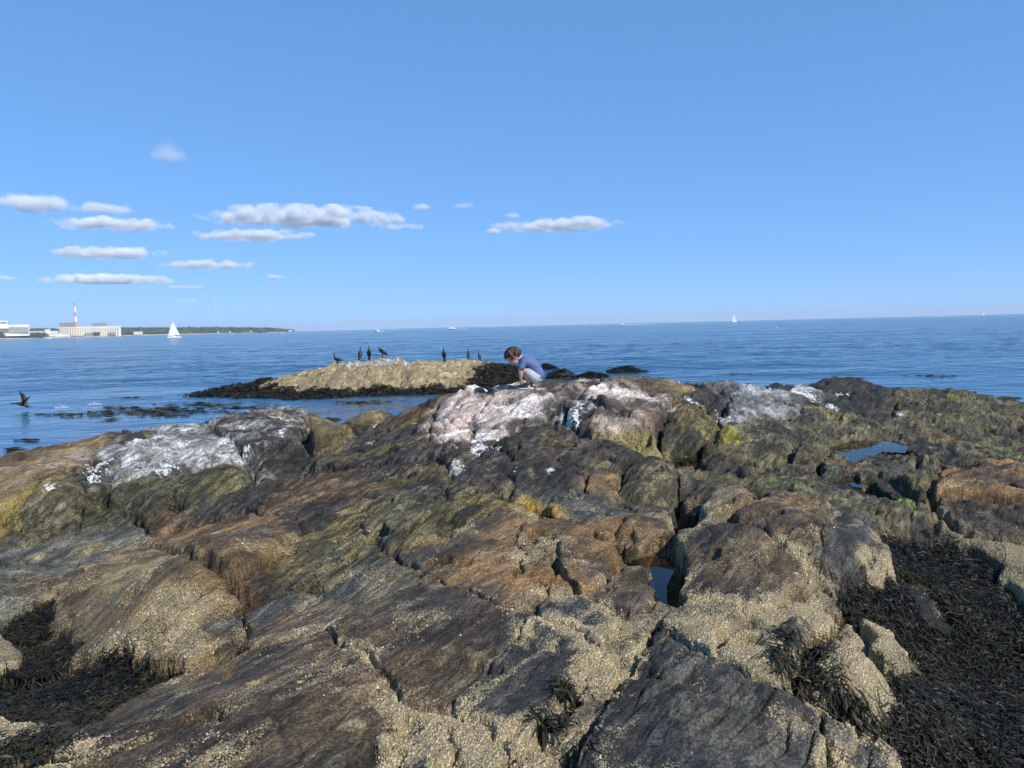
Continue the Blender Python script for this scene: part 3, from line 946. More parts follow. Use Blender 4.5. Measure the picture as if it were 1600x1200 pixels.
    # layering: saw-toothed ledges along the strike
    wob = .35 * fbm(al * .55, ac * 1.2, 51, 3)
    lay = 0
    nearf = smooth(3.2, 8.5, np.hypot(X, Y))
    soft = .32 + .68 * nearf
    for per, amp, sd in ((.34, .050, 53), (.115, .017, 57)):
        ph = ac / per + wob * 1.3 / (per * 3) + .4 * perlin(al * 1.1, ac * 1.5, sd)
        cell = np.floor(ph)
        fr = ph - cell
        saw = np.where(fr < .84, fr / .84, (1 - fr) / .16)
        strength = np.clip(.5 + 1.1 * perlin(al * .7, ac * .9 + 5, sd + 2), 0, 1.3)
        lay = lay + amp * (saw - .5) * strength
    z += lay * fol * calm * farf * soft
    # lumps, pits, grain
    z += .045 * fbm(X * 1.3, Y * 1.3, 61, 3) * calm * farf * (.5 + .5 * nearf) - .09 * smooth(7.5, 11, np.hypot(X, Y))
    z += .011 * fbm(X * 5.5, Y * 5.5, 67, 4, .55) * calm * bumpy * farf * (.4 + .6 * nearf)
    pit = fbm(X * 3.1, Y * 3.1, 73, 3)
    z -= .05 * smooth(.45, .8, pit) * calm * farf
    # fractured faces, long in the direction of the layering
    wpx = .06 * fbm(X * 3, Y * 3, 141, 3)
    ang = np.array([1.0 if k in ('dark', 'black', 'white', 'wdark', 'olive', 'yolive', 'pink', 'pinkbr') else .55 for k in kinds])[c1]
    fm = np.clip(.6 + .9 * perlin(X * .7, Y * .7, 143), 0.1, 1.3)
    fa, fe = facets((al + wpx) / 1.9, (ac + wpx) / .5, 145, .42)
    z += .10 * soft * fa * ang * fm * calm * farf
    fa2, fe2 = facets((al - wpx) / .85, (ac + wpx) / .15, 147, .5)
    z += .038 * soft * fa2 * ang * fm * calm * farf
    # fine parting lines of the schist
    ln = np.abs(perlin(al * .45 + wob, (ac + .05 * fbm(al * 1.5, ac * 2, 149, 2)) * 9, 151))
    ln2 = np.abs(perlin(al * .8, (ac + .04 * fbm(al * 1.5, ac * 2, 153, 2)) * 24, 155))
    z -= (.032 * np.exp(-(ln / .06) ** 2) + .013 * np.exp(-(ln2 / .12) ** 2)) * fol * calm * np.clip(.4 + perlin(X * 1.2, Y * 1.2, 157) * 1.4, 0, 1.2) * farf
    # secondary joints splitting the slabs
    rot = R(18)
    jx = (X * math.cos(rot) + Y * math.sin(rot) + .1 * fbm(X * 2, Y * 2, 81, 3)) / .75
    jy = (-X * math.sin(rot) + Y * math.cos(rot) + .1 * fbm(X * 2, Y * 2, 85, 3)) / 1.25
    w1, w2, wr = worley(jx, jy, 87)
    wd = (w2 - w1) * .5
    jm = np.clip(fbm(X * .9, Y * .9, 89, 2) * 1.2 + .35, 0, 1)
    z -= .030 * jm * np.exp(-(wd / .016) ** 2) * calm * farf * soft
    z += (wr - .5) * .025 * jm * smooth(0, .03, wd) * calm * farf * soft
    v1, v2, vr = worley((X + .05 * perlin(X * 4, Y * 4, 95)) / .52, (Y + .05 * perlin(X * 4, Y * 4, 96)) / .85, 93)
    vd = (v2 - v1) * .5
    pk = np.array([1.5 if k in ('pink', 'pinkbr') else .35 if k == 'black' else .12 for k in kinds])[c1]
    z -= .035 * pk * np.exp(-(vd / .04) ** 2) * np.clip(perlin(X * 1.4, Y * 1.4, 97) + .5, 0, 1) * farf
    z += (vr - .5) * .02 * pk * smooth(0, .12, vd) * farf * calm

    # ---------------- colour: patches of the slab's two tones, streaks along the layering
    p1 = fbm(X * 1.5 + 3, Y * 1.5, 101, 4, .6)
    st = fbm(al * 1.2, ac * 11, 107, 4, .6)
    mixv = np.clip(.42 + 1.0 * p1 + .8 * st * fol, 0, 1)[..., None]
    tint = tab['a'][c1] * (1 - mixv) + tab['b'][c1] * mixv
    # soften the colour change across joints
    blend = (.5 - .5 * smooth(0, 1, (e + .05 * p1) / .10))[..., None]
    t2 = tab['a'][c2] * (1 - mixv) + tab['b'][c2] * mixv
    tint = tint * (1 - blend) + t2 * blend
    # rust and yellow stains
    rust = smooth(.25, .7, fbm(X * .8 + 9, Y * .8, 113, 4, .6))[..., None] * np.array([0 if k in ('pink', 'white', 'lgrey', 'weed', 'black', 'dgrey') else .4 for k in kinds])[c1][..., None]
    tint = tint * (1 - rust) + np.array([.20, .115, .045]) * rust
    algae = smooth(.35, .75, fbm(X * 1.1 + 19, Y * 1.1 + 4, 117, 3))[..., None] * np.array([.6 if k in ('olive', 'yolive', 'grey', 'tanbr', 'dark') else .1 for k in kinds])[c1][..., None]
    tint = tint * (1 - algae) + np.array([.13, .11, .035]) * algae
    lich = smooth(.12, .42, fbm(X * 2.4 + 39, Y * 2.4 + 4, 119, 4, .6))[..., None] * np.array([.8 if k in ('pinkbr', 'wdark') else .35 if k in ('pink', 'white') else .12 if k == 'lgrey' else .25 for k in kinds])[c1][..., None]
    lich = lich * (Z0 > .9)[..., None]
    tint = tint * (1 - lich) + np.array([.045, .036, .030]) * lich
    # the granite's joints are grown over with dark crust
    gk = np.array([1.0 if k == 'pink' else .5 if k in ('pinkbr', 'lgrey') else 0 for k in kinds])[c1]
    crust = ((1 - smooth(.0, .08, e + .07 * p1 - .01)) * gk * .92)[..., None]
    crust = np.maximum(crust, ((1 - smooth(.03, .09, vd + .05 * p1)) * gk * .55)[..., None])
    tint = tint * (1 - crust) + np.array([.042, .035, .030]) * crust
    # barnacles: crowd the joints and low ground
    band = np.clip(.55 + 1.3 * fbm(X * 1.9 + 31, Y * 1.9, 123, 3), .05, 1)
    barn = tab['bo'][c1] + (tab['be'][c1] - tab['bo'][c1]) * band * (1 - smooth(.0, .085, e + .05 * p1))
    barn = barn + .34 * st * fol + .40 * fbm(X * 2.2, Y * 2.2, 121, 4, .6) - .07
    barn = barn * smooth(1.5, 1.2, Z0) * np.clip(1.2 - np.hypot(X, Y) / 14, .3, 1)
    guano = tab['gu'][c1] + .45 * st * (tab['gu'][c1] > 0) + .25 * p1 * (tab['gu'][c1] > 0)
    wet = tab['wet'][c1] * np.ones_like(X)
    # the tide line: black band where the rock meets the sea
    tide = smooth(.42, .18, z + .08 * p1)[..., None]
    tint = tint * (1 - tide) + np.array([.016, .014, .010]) * tide
    return X, Y, z, tint, barn, guano, wet, fol, c1, Z0, e


X, Y, Z, TINT, BARN, GUANO, WET, FOL, CELL, Z0, EDGE = build_ledge()
print('ledge', round(time.time() - T0, 1))


def paint(pts_px, rx, ry, ang, fn):
    """apply fn(weight) in an ellipse on the ground round a photo point (metres)"""
    c = ground(np.array([pts_px]))[0]
    dx, dy = X - c[0], Y - c[1]
    ca, sa = math.cos(ang), math.sin(ang)
    a = (dx * ca + dy * sa) / rx
    b = (-dx * sa + dy * ca) / ry
    fn(np.exp(-(a * a + b * b)))


# bird droppings with a shape of their own: (photo x, y, half width m, half length m)
for px, py, rx, ry in [(150, 728, .10, .3), (163, 715, .10, .35), (145, 740, .08, .12), (255, 735, .10, .12), (262, 728, .12, .1), (252, 745, .05, .15), (84, 722, .03, .2),
                       (135, 715, .05, .05), (305, 742, .09, .05), (285, 690, .12, .3), (385, 705, .08, .05), (515, 708, .12, .2), (585, 665, .12, .3), (605, 655, .1, .2),
                       (712, 730, .07, .12), (718, 737, .05, .1), (745, 705, .08, .16), (752, 700, .06, .2), (735, 690, .12, .08), (750, 690, .1, .08), (770, 693, .08, .05),
                       (850, 680, .05, .08), (905, 630, .06, .3), (900, 645, .05, .3), (890, 650, .05, .2), (800, 735, .04, .06), (860, 735, .04, .12), (900, 697, .2, .04),
                       (1300, 622, .10, .22), (1307, 630, .14, .08), (1080, 615, .05, .3), (1086, 620, .05, .3), (1405, 640, .1, .06), (540, 670, .06, .06), (215, 686, .15, .1),
                       (430, 655, .2, .1), (440, 683, .05, .15), (1130, 640, .06, .3), (1315, 605, .15, .1), (1250, 605, .35, .15), (1270, 592, .1, .1), (75, 770, .12, .05)]:
    def fn(wt):
        global GUANO
        GUANO = np.maximum(GUANO, wt * .86)
    paint((px, py), rx * .8, ry * .75, 0.0, fn)
# green and yellow weed films
for px, py, rx, ry, cc in [(1240, 757, .25, .12, (.10, .115, .025)), (1402, 780, .10, .2, (.14, .17, .03)), (1505, 755, .25, .25, (.20, .19, .03)), (1590, 700, .4, .2, (.12, .13, .035)),
                           (1565, 692, .2, .2, (.12, .13, .035)), (1137, 677, .12, .3, (.24, .19, .03)), (20, 780, .3, .8, (.20, .15, .04)), (60, 720, .6, .6, (.30, .22, .13)),
                           (840, 795, .3, .2, (.24, .16, .03)), (985, 694, .45, .22, (.20, .16, .06)), (250, 700, 1.2, .5, (.30, .30, .29)), (740, 640, .5, .9, (.44, .34, .28))]:
    n = fbm(X * 3, Y * 3, 131, 3)

    def fn2(wt):
        global TINT
        k = (smooth(.25, .75, wt + .35 * n) * .8)[..., None]
        TINT = TINT * (1 - k) + np.array(cc) * k
    paint((px, py), rx, ry, 0.0, fn2)
# level seat for the child's shoes
FOOT = ground(np.array([(821, 597.5)]))[0]
kk = np.exp(-(((X - FOOT[0]) / .40) ** 2 + ((Y - FOOT[1]) / .35) ** 2) ** 2)
foot_z = float(np.median(Z[(abs(X - FOOT[0]) < .2) & (abs(Y - FOOT[1]) < .2)]))
Z = Z * (1 - .9 * kk) + foot_z * .9 * kk


def height(x, y):
    x = np.asarray(x, float); y = np.asarray(y, float)
    d = np.hypot(x, y - OY)
    a = np.degrees(np.arctan2(x, y - OY))
    ci = np.clip((a + 39) / 78 * (NC - 1), 0, NC - 1.001)
    ri = np.clip((np.log(d) - math.log(3.2)) / (math.log(28) - math.log(3.2)) * (NR - 1), 0, NR - 1.001)
    c0 = ci.astype(int); r_ = ri.astype(int)
    cf = ci - c0; rf = ri - r_
    return (Z[r_, c0] * (1 - cf) + Z[r_, c0 + 1] * cf) * (1 - rf) + (Z[r_ + 1, c0] * (1 - cf) + Z[r_ + 1, c0 + 1] * cf) * rf


def cell_at(x, y):
    d = np.hypot(x, y - OY)
    a = np.degrees(np.arctan2(x, y - OY))
    ci = np.clip(np.round((a + 39) / 78 * (NC - 1)), 0, NC - 1).astype(int)
    ri = np.clip(np.round((np.log(d) - math.log(3.2)) / (math.log(28) - math.log(3.2)) * (NR - 1)), 0, NR - 1).astype(int)
    return CELL[ri, ci]


# ------------------------------------------------------------------ split into the slabs one can pick apart
V = np.stack([X, Y, Z], -1).reshape(-1, 3)
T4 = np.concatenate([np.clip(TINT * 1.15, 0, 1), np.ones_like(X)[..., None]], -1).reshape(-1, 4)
M4 = np.stack([BARN, GUANO, WET, FOL], -1).reshape(-1, 4)
idx = np.arange(NR * NC).reshape(NR, NC)
Q = np.stack([idx[:-1, :-1], idx[:-1, 1:], idx[1:, 1:], idx[1:, :-1]], -1).reshape(-1, 4)
zq = V[Q, 2].max(1)
cq = CELL.reshape(-1)[Q[:, 0]]
Q, cq = Q[zq > -.45], cq[zq > -.45]


def piece(name, sel, parent=None):
    q = Q[sel]
    u, inv = np.unique(q, return_inverse=True)
    return mesh_np(name, V[u], inv.reshape(-1, 4), M_ROCK, parent, {'tint': T4[u], 'mask': M4[u]})


kinds = [s[1] for s in SL]
floor_cells = [i for i, k in enumerate(kinds) if k in ('weed', 'pool')]
BOULDER = {}


def find(side, first):
    for i, s in enumerate(SL):
        if s[0] == side and s[5][0] == first: return i


BOULDER[find('L', (0, 1045))] = 'small pale barnacled boulder at the bottom left corner below the weed gully'
BOULDER[find('L', (65, 1130))] = 'flat grey-olive boulder lying beside the pale one at the bottom left'
BOULDER[find('L', (40, 430))] = 'big rounded dark olive boulder below the left shoreline'
BOULDER[find('R', (860, 990))] = 'largest barnacled boulder, tan dome beside the seaweed basin'
BOULDER[find('R', (640, 880))] = 'barnacled boulder with a grey crown above the big dark slab'
BOULDER[find('R', (460, 780))] = 'barnacled boulder between the blue tide pool and the big dark slab'
BOULDER[find('R', (770, 800))] = 'little dark grey egg-shaped stone wedged among barnacled boulders'
BOULDER[find('R', (1100, 850))] = 'small square tan rock poking out of the black seaweed'
BOULDER[find('R', (1000, 255))] = 'flat olive stone standing in the middle of the upper tide pool'
BOULDER[find('R', (310, 390))] = 'round olive boulder beside the orange rock face'
for i in BOULDER:
    # a boulder is one body: stray scraps of its cell stay with the shore
    fi = np.where(cq == i)[0]
    if len(fi) == 0: continue
    par = {}

    def top(a):
        while par[a] != a:
            par[a] = par[par[a]]
            a = par[a]
        return a
    for q in Q[fi]:
        q = [int(v) for v in q]
        for v in q: par.setdefault(v, v)
        r0q = top(q[0])
        for v in q[1:]:
            rv = top(v)
            if rv != r0q: par[rv] = r0q
    lab = np.array([top(int(v)) for v in Q[fi, 0]])
    u_, n_c = np.unique(lab, return_counts=True)
    cq[fi[lab != u_[n_c.argmax()]]] = floor_cells[0]
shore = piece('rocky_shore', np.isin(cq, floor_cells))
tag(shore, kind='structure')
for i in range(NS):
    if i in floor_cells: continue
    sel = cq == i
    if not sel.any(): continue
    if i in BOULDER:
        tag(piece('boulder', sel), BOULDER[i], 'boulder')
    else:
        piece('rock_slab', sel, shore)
print('slabs', round(time.time() - T0, 1))

# tide pool water
pool_lvl = {}
for i, s in enumerate(SL):
    if s[1] != 'pool': continue
    p = POLY[i]
    c = p.mean(0)
    rim = base_z(p[:, 0], p[:, 1])
    lvl = float(np.percentile(rim, 45)) - (.06 if s[2] == -.16 else .045)
    out = c + (p - c) * 1.12
    o = mesh_py('tide_pool', [(a, b, lvl) for a, b in out], [tuple(range(len(out)))], M_POOL)
    if o.data.polygons[0].normal.z < 0: o.data.flip_normals()
    tag(o, kind='structure')

# ------------------------------------------------------------------ the sea
az = np.concatenate([[-89, -70, -54, -46], np.linspace(-40, 40, 420), [46, 54, 70, 89]])
dd = np.concatenate([np.exp(np.linspace(math.log(9), math.log(1000), 460)), [1300, 2500, 6000, 20000]])
gx = (np.sin(np.radians(az))[None] * dd[:, None])
gy = (np.cos(np.radians(az))[None] * dd[:, None])
gz = np.zeros(gx.shape)
DD_ = dd[:, None] * np.ones((1, len(az)))
shelter = smooth(26, 60, gy + 8 * perlin(gx * .05, gy * .05, 501)) * .93 + .07
for lam, amp, sd, rt_ in ((.9, .040, 503, .10), (1.9, .085, 505, -.25), (4.2, .09, 507, .2), (10., .08, 509, -.1), (26., .08, 511, .15)):
    c_, s_ = math.cos(rt_), math.sin(rt_)
    u_, v_ = (gx * c_ + gy * s_) / (lam * .85), (-gx * s_ + gy * c_) / (lam * .5)
    n_ = perlin(u_, v_, sd)
    n_ = .6 * n_ + .4 * (.35 - np.abs(perlin(u_ + 7, v_ + 3, sd + 40)))
    gz += amp * n_ * smooth(lam / .014, lam / .028, DD_) * smooth(44, 40, np.abs(az))[None]
gz *= shelter
na, nd = len(az), len(dd)
ii = np.arange(na * nd).reshape(nd, na)
sea = mesh_np('sea', np.stack([gx, gy, gz], -1).reshape(-1, 3), np.stack([ii[:-1, :-1], ii[:-1, 1:], ii[1:, 1:], ii[1:, :-1]], -1).reshape(-1, 4), M_SEA)
tag(sea, kind='structure')
# ------------------------------------------------------------------ the cormorants' islet and the weedy rocks awash
def fan_rock(name, az0, az1, d0, d1, nc, nr, ctrl_w, colour, relief=1.0, zmin=-.3, mat=None):
    """a rock standing in the water, as a fine grid over its survey points"""
    cw_ = np.array(ctrl_w)
    wts = tps_fit(cw_)
    a = np.radians(np.linspace(az0, az1, nc))
    d = np.linspace(d0, d1, nr)
    x = (np.sin(a)[None] * d[:, None]).astype(np.float32)
    y = (np.cos(a)[None] * d[:, None]).astype(np.float32)
    z = np.full(x.shape, wts[-1], np.float32)
    for (cx, cyy, _), wg in zip(cw_, wts[:-1]):
        z -= (wg * np.sqrt((x - cx) ** 2 + (y - cyy) ** 2 + .15)).astype(np.float32)
    al, ac = strike_coords(x, y)
    z0 = z.copy()
    fa, fe = facets(al / .9, ac / .4, 201, .5)
    fb, fe2 = facets(al / .3, ac / .16, 203, .5)
    z += relief * (.16 * fa + .07 * fb + .07 * fbm(x * 1.6, y * 1.6, 205, 3) + .02 * fbm(x * 6, y * 6, 207, 3) - .08 * np.exp(-(fe / .05) ** 2))
    tint, barn, guano, wet = colour(x, y, z, z0)
    v = np.stack([x, y, z], -1).reshape(-1, 3)
    ix = np.arange(nr * nc).reshape(nr, nc)
    q = np.stack([ix[:-1, :-1], ix[:-1, 1:], ix[1:, 1:], ix[1:, :-1]], -1).reshape(-1, 4)
    q = q[v[q, 2].max(1) > zmin]
    u, inv = np.unique(q, return_inverse=True)
    t4 = np.concatenate([np.clip(tint, 0, 1), np.ones_like(x)[..., None]], -1).reshape(-1, 4)
    m4 = np.stack([barn, guano, wet, np.full_like(x, .5)], -1).reshape(-1, 4)
    o = mesh_np(name, v[u], inv.reshape(-1, 4), mat or M_ROCK, None, {'tint': t4[u], 'mask': m4[u]})

    def hz(xx, yy):
        dd = np.hypot(xx, yy)
        aa = np.degrees(np.arctan2(xx, yy))
        ci = int(np.clip(round(float((aa - az0) / (az1 - az0) * (nc - 1))), 0, nc - 1))
        ri = int(np.clip(round(float((dd - d0) / (d1 - d0) * (nr - 1))), 0, nr - 1))
        return float(z[ri, ci])
    return o, hz, (x, y, z)


ISL = [on_z(*c) for c in [
    (312, 621, -.03), (350, 623, -.06), (400, 624, -.05), (500, 625, -.05), (600, 621, -.05), (700, 617, -.05), (780, 612, -.1),
    (340, 609, .16), (375, 605, .26), (405, 600, .42), (450, 588, .66), (490, 579, .86), (530, 571, 1.02), (560, 567, 1.12), (600, 564, 1.16), (640, 567, 1.06),
    (692, 567, 1.0), (715, 564, 1.04), (742, 565, .94), (772, 569, .74), (792, 577, .40), (806, 583, .05),
    (430, 606, .28), (470, 602, .40), (520, 598, .50), (560, 585, .78), (610, 590, .62), (660, 592, .55), (705, 592, .48), (740, 590, .4), (620, 608, .2), (560, 612, .15), (690, 608, .15)]]
ISL += [np.array(p) for p in [(-14, 33.5, -.5), (-11, 36, -.6), (-8, 37.5, -.6), (-5, 38, -.5), (-2.5, 40.5, -.5), (.5, 43, -.6), (1.5, 39, -.5), (-15, 30, -.5), (-12, 26.5, -.6), (-6, 26.5, -.6), (0, 27, -.6), (1.2, 33, -.4)]]


def isl_col(x, y, z, z0):
    n = fbm(x * 1.1, y * 1.1, 211, 4, .6)
    n2 = fbm(x * 3.5, y * 3.5, 213, 3, .6)
    k = np.clip(.5 + .9 * n, 0, 1)[..., None]
    t = np.array([.38, .305, .17]) * (1 - k) + np.array([.23, .18, .11]) * k
    xl = on_z(402, 603, .4)[0]
    xr = on_z(742, 566, .94)[0]
    weed = smooth(.33, .22, z0 + .20 * n + .08 * n2)
    weed = np.maximum(weed, smooth(.25, -.25, x - xl + .4 * n2))
    weed = np.maximum(weed, smooth(-.3, .5, x - xr + .5 * n2) * smooth(.95, .75, z0 + .1 * n2))
    top = smooth(1.02, 1.12, z0 + .05 * n2)
    t = t * (1 - .6 * top[..., None]) + np.array([.085, .07, .055]) * .6 * top[..., None]
    w3 = weed[..., None]
    t = t * (1 - w3) + np.array([.014, .013, .010]) * w3
    g = np.where(top > .5, .3 + .3 * n2, 0)
    return t, np.clip(.42 + .2 * n2, 0, .8) * (1 - weed) * .6 + weed * .12, g, weed * .3


islet, isl_h, (IX, IY, IZ) = fan_rock('rocky_islet', -24.5, 1.8, 25.5, 42, 560, 330, ISL, isl_col, 1.5)
tag(islet, kind='structure')


# ---- ribbons of weed
def ribbons(name, pts, ang, length, width, zf, lift, tone, mat, lay=.05, seed=0, seg=4, parent=None):
    n = len(pts)
    r = np.random.RandomState(seed)
    s = np.linspace(0, 1, seg + 1)[None]
    curl = r.normal(0, 1.5, (n, 1))
    L_ = length * r.uniform(.6, 1.3, (n, 1))
    th = ang[:, None] + curl * s
    dx = np.cos(th) * L_ / seg
    dy = np.sin(th) * L_ / seg
    x = pts[:, :1] + np.cumsum(dx, 1) - dx
    y = pts[:, 1:2] + np.cumsum(dy, 1) - dy
    z = zf(x, y)
    z = z[:, :1] + np.clip(z - z[:, :1], -.05, .02) + r.uniform(.002, lay, (n, 1)) + lift * r.uniform(.2, 1.4, (n, 1)) * np.sin(np.pi * (s * .9 + .08)) * np.ones((n, 1))
    wv = width * r.uniform(.6, 1.3, (n, 1)) * (.55 + .9 * np.sin(np.pi * np.clip(s, .05, .92)))
    nx, ny = -np.sin(th) * wv, np.cos(th) * wv
    roll = r.uniform(-.8, .8, (n, 1)) + r.uniform(-.6, .6, (n, 1)) * s
    nz = np.hypot(nx, ny) * np.sin(roll)
    nx, ny = nx * np.cos(roll), ny * np.cos(roll)
    a = np.stack([x + nx, y + ny, z + nz], -1)
    b = np.stack([x - nx, y - ny, z - nz], -1)
    v = np.stack([a, b], 2).reshape(-1, 3)
    base = (np.arange(n) * (seg + 1) * 2)[:, None] + (np.arange(seg) * 2)[None]
    q = np.stack([base, base + 1, base + 3, base + 2], -1).reshape(-1, 4)
    t = np.repeat(np.clip(tone * np.ones(n) + r.uniform(-.25, .35, n), 0, 1), (seg + 1) * 2)
    t4 = np.stack([t, t, t, np.ones_like(t)], -1)
    return mesh_np(name, v, q, mat, parent, {'tint': t4})


def weed_on_cells(box, n, seed, cells, keep=None):
    r = np.random.RandomState(seed)
    p = np.stack([r.uniform(box[0], box[1], n), r.uniform(box[2], box[3], n)], -1)
    cc = cell_at(p[:, 0], p[:, 1])
    k = np.isin(cc, cells)
    k &= (fbm(p[:, 0] * 2.2, p[:, 1] * 2.2, 301, 3) > -.42)
    return p[k]


weed_cells = [i for i, k in enumerate(kinds) if k == 'weed']
for wi, i in enumerate(weed_cells):
    lo, hi = POLY[i].min(0) - .2, POLY[i].max(0) + .2
    hi = np.minimum(hi, [7, 9])
    area = (hi[0] - lo[0]) * (hi[1] - lo[1])
    p = weed_on_cells((lo[0], hi[0], lo[1], hi[1]), int(min(110000, area * 24000)), 31 + wi, [i])
    flow = np.pi * .25 + 1.5 * fbm(p[:, 0] * .8, p[:, 1] * .8, 305, 2) + np.random.RandomState(wi).normal(0, .9, len(p))
    if POLY[i].mean(0)[0] > 0: flow += np.pi * .55 + 1.6 * fbm(p[:, 0] * 3.2, p[:, 1] * 3.2, 309, 2)
    tone = .20 + .35 * fbm(p[:, 0] * 2, p[:, 1] * 2, 307, 2)
    tag(ribbons('seaweed', p, flow, .062, .0026, height, .012, tone, M_WEED, .045, 40 + wi, 3), kind='stuff')
# clumps hanging in joints and off boulders: (photo x, y, spread m, count, direction)
cl = []
for px, py, sp, n in [(1250, 1012, .05, 420), (1240, 1045, .05, 300), (884, 1082, .025, 110), (862, 1118, .03, 150), (905, 1160, .025, 80), (1335, 945, .04, 200), (1425, 1130, .06, 400),
                      (1330, 1105, .05, 250), (40, 1180, .12, 700), (1470, 845, .06, 200)]:
    c = ground(np.array([(px, py)]))[0]
    r = np.random.RandomState(px + py)
    cl.append(np.stack([c[0] + r.normal(0, sp, n), c[1] + r.normal(0, sp, n)], -1))
cl = np.concatenate(cl)
r_ = np.random.RandomState(77)
tag(ribbons('seaweed', cl, -np.pi / 2 + r_.normal(0, .8, len(cl)), .065, .0036, height, .012, .32 + .2 * r_.rand(len(cl)), M_WEED, .03, 78, 3), kind='stuff')
# weed skirt of the islet
r_ = np.random.RandomState(5)
n = 26000
ci = r_.randint(0, IX.size, n * 3)
pz = IZ.ravel()[ci]
px_, py_ = IX.ravel()[ci], IY.ravel()[ci]
nn = fbm(px_ * 1.1, py_ * 1.1, 211, 4, .6)
xl, xr = on_z(402, 603, .4)[0], on_z(742, 566, .94)[0]
ok = (pz > -.02) & ((pz + .20 * nn < .24) | (px_ < xl) | ((px_ > xr) & (pz < .75)))
px_, py_ = px_[ok][:n], py_[ok][:n]
pt = np.stack([px_, py_], -1)


def isl_hv(x, y):
    dd = np.hypot(x, y)
    aa = np.degrees(np.arctan2(x, y))
    c = np.clip(np.round((aa + 24.5) / 26.3 * 559), 0, 559).astype(int)
    q = np.clip(np.round((dd - 25.5) / 16.5 * 329), 0, 329).astype(int)
    return np.maximum(IZ[q, c], 0)


tag(ribbons('seaweed', pt, r_.uniform(0, 6.28, len(pt)), .26, .014, isl_hv, .05, .35, M_WEED, .06, 6, 3), kind='stuff')

# ---- rocks awash, dark with weed
M_WROCK = plain('wet_weedy_rock', (.016, .015, .012), .55, .4, 9.0, 0, .8)


def awash(px0, px1, py_top, py_w, label, sd, depth=1.2):
    a, b = on_z(px0, py_w, 0), on_z(px1, py_w, 0)
    c = (a + b) / 2
    D = math.hypot(c[0], c[1])
    wd = (b[0] - a[0]) / 2
    h = (py_w - py_top) * D / F
    nu, nv = 44, 20
    uu, vv = np.meshgrid(np.linspace(0, 2 * np.pi, nu, endpoint=False), np.linspace(0, 1, nv))
    rr = 1 - vv ** 1.5
    x = np.cos(uu) * rr
    y = np.sin(uu) * rr
    k = 1 + .22 * fbm(np.cos(uu) * 1.5 + sd, np.sin(uu) * 1.5, 401 + sd, 3)
    X_ = x * k * wd * 1.08
    Y_ = y * k * depth
    z = h * (1.15 * vv ** .8) * (.75 + .5 * fbm(X_ * 1.2 + sd, Y_ * 1.2, 403, 3)) + .05 * fbm(X_ * 5, Y_ * 5, 405, 3) * (vv > 0.05) - .12 * (1 - vv)
    v = np.stack([X_, Y_, z], -1).reshape(-1, 3)
    ix = np.arange(nu * nv).reshape(nv, nu)
    q = np.stack([ix[:-1], np.roll(ix[:-1], -1, 1), np.roll(ix[1:], -1, 1), ix[1:]], -1).reshape(-1, 4)
    root = mesh_np('weedy_rock', v, q, M_WROCK)
    root.location = (c[0], c[1] + depth * .9, 0)
    tag(root, label, 'rock', 'dark rocks awash behind the ledge')
    top = v[:, 2] > .0
    tv = v[top]
    r = np.random.RandomState(sd)
    s = tv[r.randint(0, len(tv), 700)]
    zz = s[:, 2].copy()
    ribbons('weed_fringe', s[:, :2], r.uniform(0, 6.28, 700), .22, .013, lambda xx, yy: zz[:, None] + 0 * xx, .03, .3, M_WEED, .04, sd, 3, root)['kind'] = 'stuff'


awash(946, 1018, 573, 584, 'long low rock black with seaweed, farthest right of the rocks awash behind the ledge', 1, .9)
awash(852, 904, 578, 592, 'humped black weedy rock in the water just right of the crouching boy', 2, .9)
awash(900, 958, 583, 592, 'flat strip of weedy rock between the hump and the long low rock', 3, .8)
awash(838, 876, 570, 578, 'thin dark wedge of rock in the water behind the back of the boy', 4, .7)
awash(776, 812, 572, 583, 'dark weedy rock in the water below the face of the boy', 5, .9)

# ---- rafts of floating weed
for lab, lst in (('left', [(95, 648, 30, 3), (150, 647, 26, 4), (215, 644, 60, 6), (265, 641, 50, 5), (330, 644, 40, 2), (250, 650, 40, 3), (185, 638, 40, 2), (195, 622, 18, 1.5), (165, 657, 12, 2), (10, 704, 12, 3), (40, 689, 20, 2), (310, 633, 60, 3), (380, 638, 50, 3), (560, 630, 50, 3)]),
                 ('right', [(1455, 588, 34, 2), (1335, 592, 16, 1), (1570, 623, 20, 1.5), (1150, 585, 20, 1), (880, 594, 40, 3), (1000, 590, 30, 2)])):
    pp = []
    r = np.random.RandomState(9)
    for px, py, hw, hh in lst:
        k = int(hw * hh * .4 + 6)
        for _ in range(k):
            p = on_z(px + r.normal(0, hw * .5), py + r.normal(0, hh * .5), 0)
            pp.append(p[:2])
    pp = np.array(pp)
    tag(ribbons('floating_seaweed', pp, r.normal(0, .5, len(pp)), .30, .016, lambda xx, yy: 0 * xx + .012, .01, .85, M_WEED, .012, 10, 3), kind='stuff')

# ---- barnacle shells standing on the nearest rock
bz = BARN + .35 * fbm(X * 9, Y * 9, 601, 3) + .2 * fbm(X * 30, Y * 30, 605, 2)
wgt = np.clip(bz - .42, 0, .5) * (np.hypot(X, Y) < 5.6) * (np.abs(X) < 4.2) * (Y > 1.2)
wgt = wgt * (np.hypot(X, Y - OY) ** 2) * ~np.isin(CELL, floor_cells)
cdf = np.cumsum(wgt.ravel())
rb = np.random.RandomState(66)
nb_ = 42000
pick = np.searchsorted(cdf, rb.rand(nb_) * cdf[-1])
bx = X.ravel()[pick] + rb.uniform(-.008, .008, nb_)
by = Y.ravel()[pick] + rb.uniform(-.008, .008, nb_)
bzz = height(bx, by)
sz = rb.uniform(.0028, .0062, nb_) * (1 + .5 * (rb.rand(nb_) > .93))
k5 = np.arange(5) * 2 * np.pi / 5
ring = np.stack([np.cos(k5), np.sin(k5)], -1)
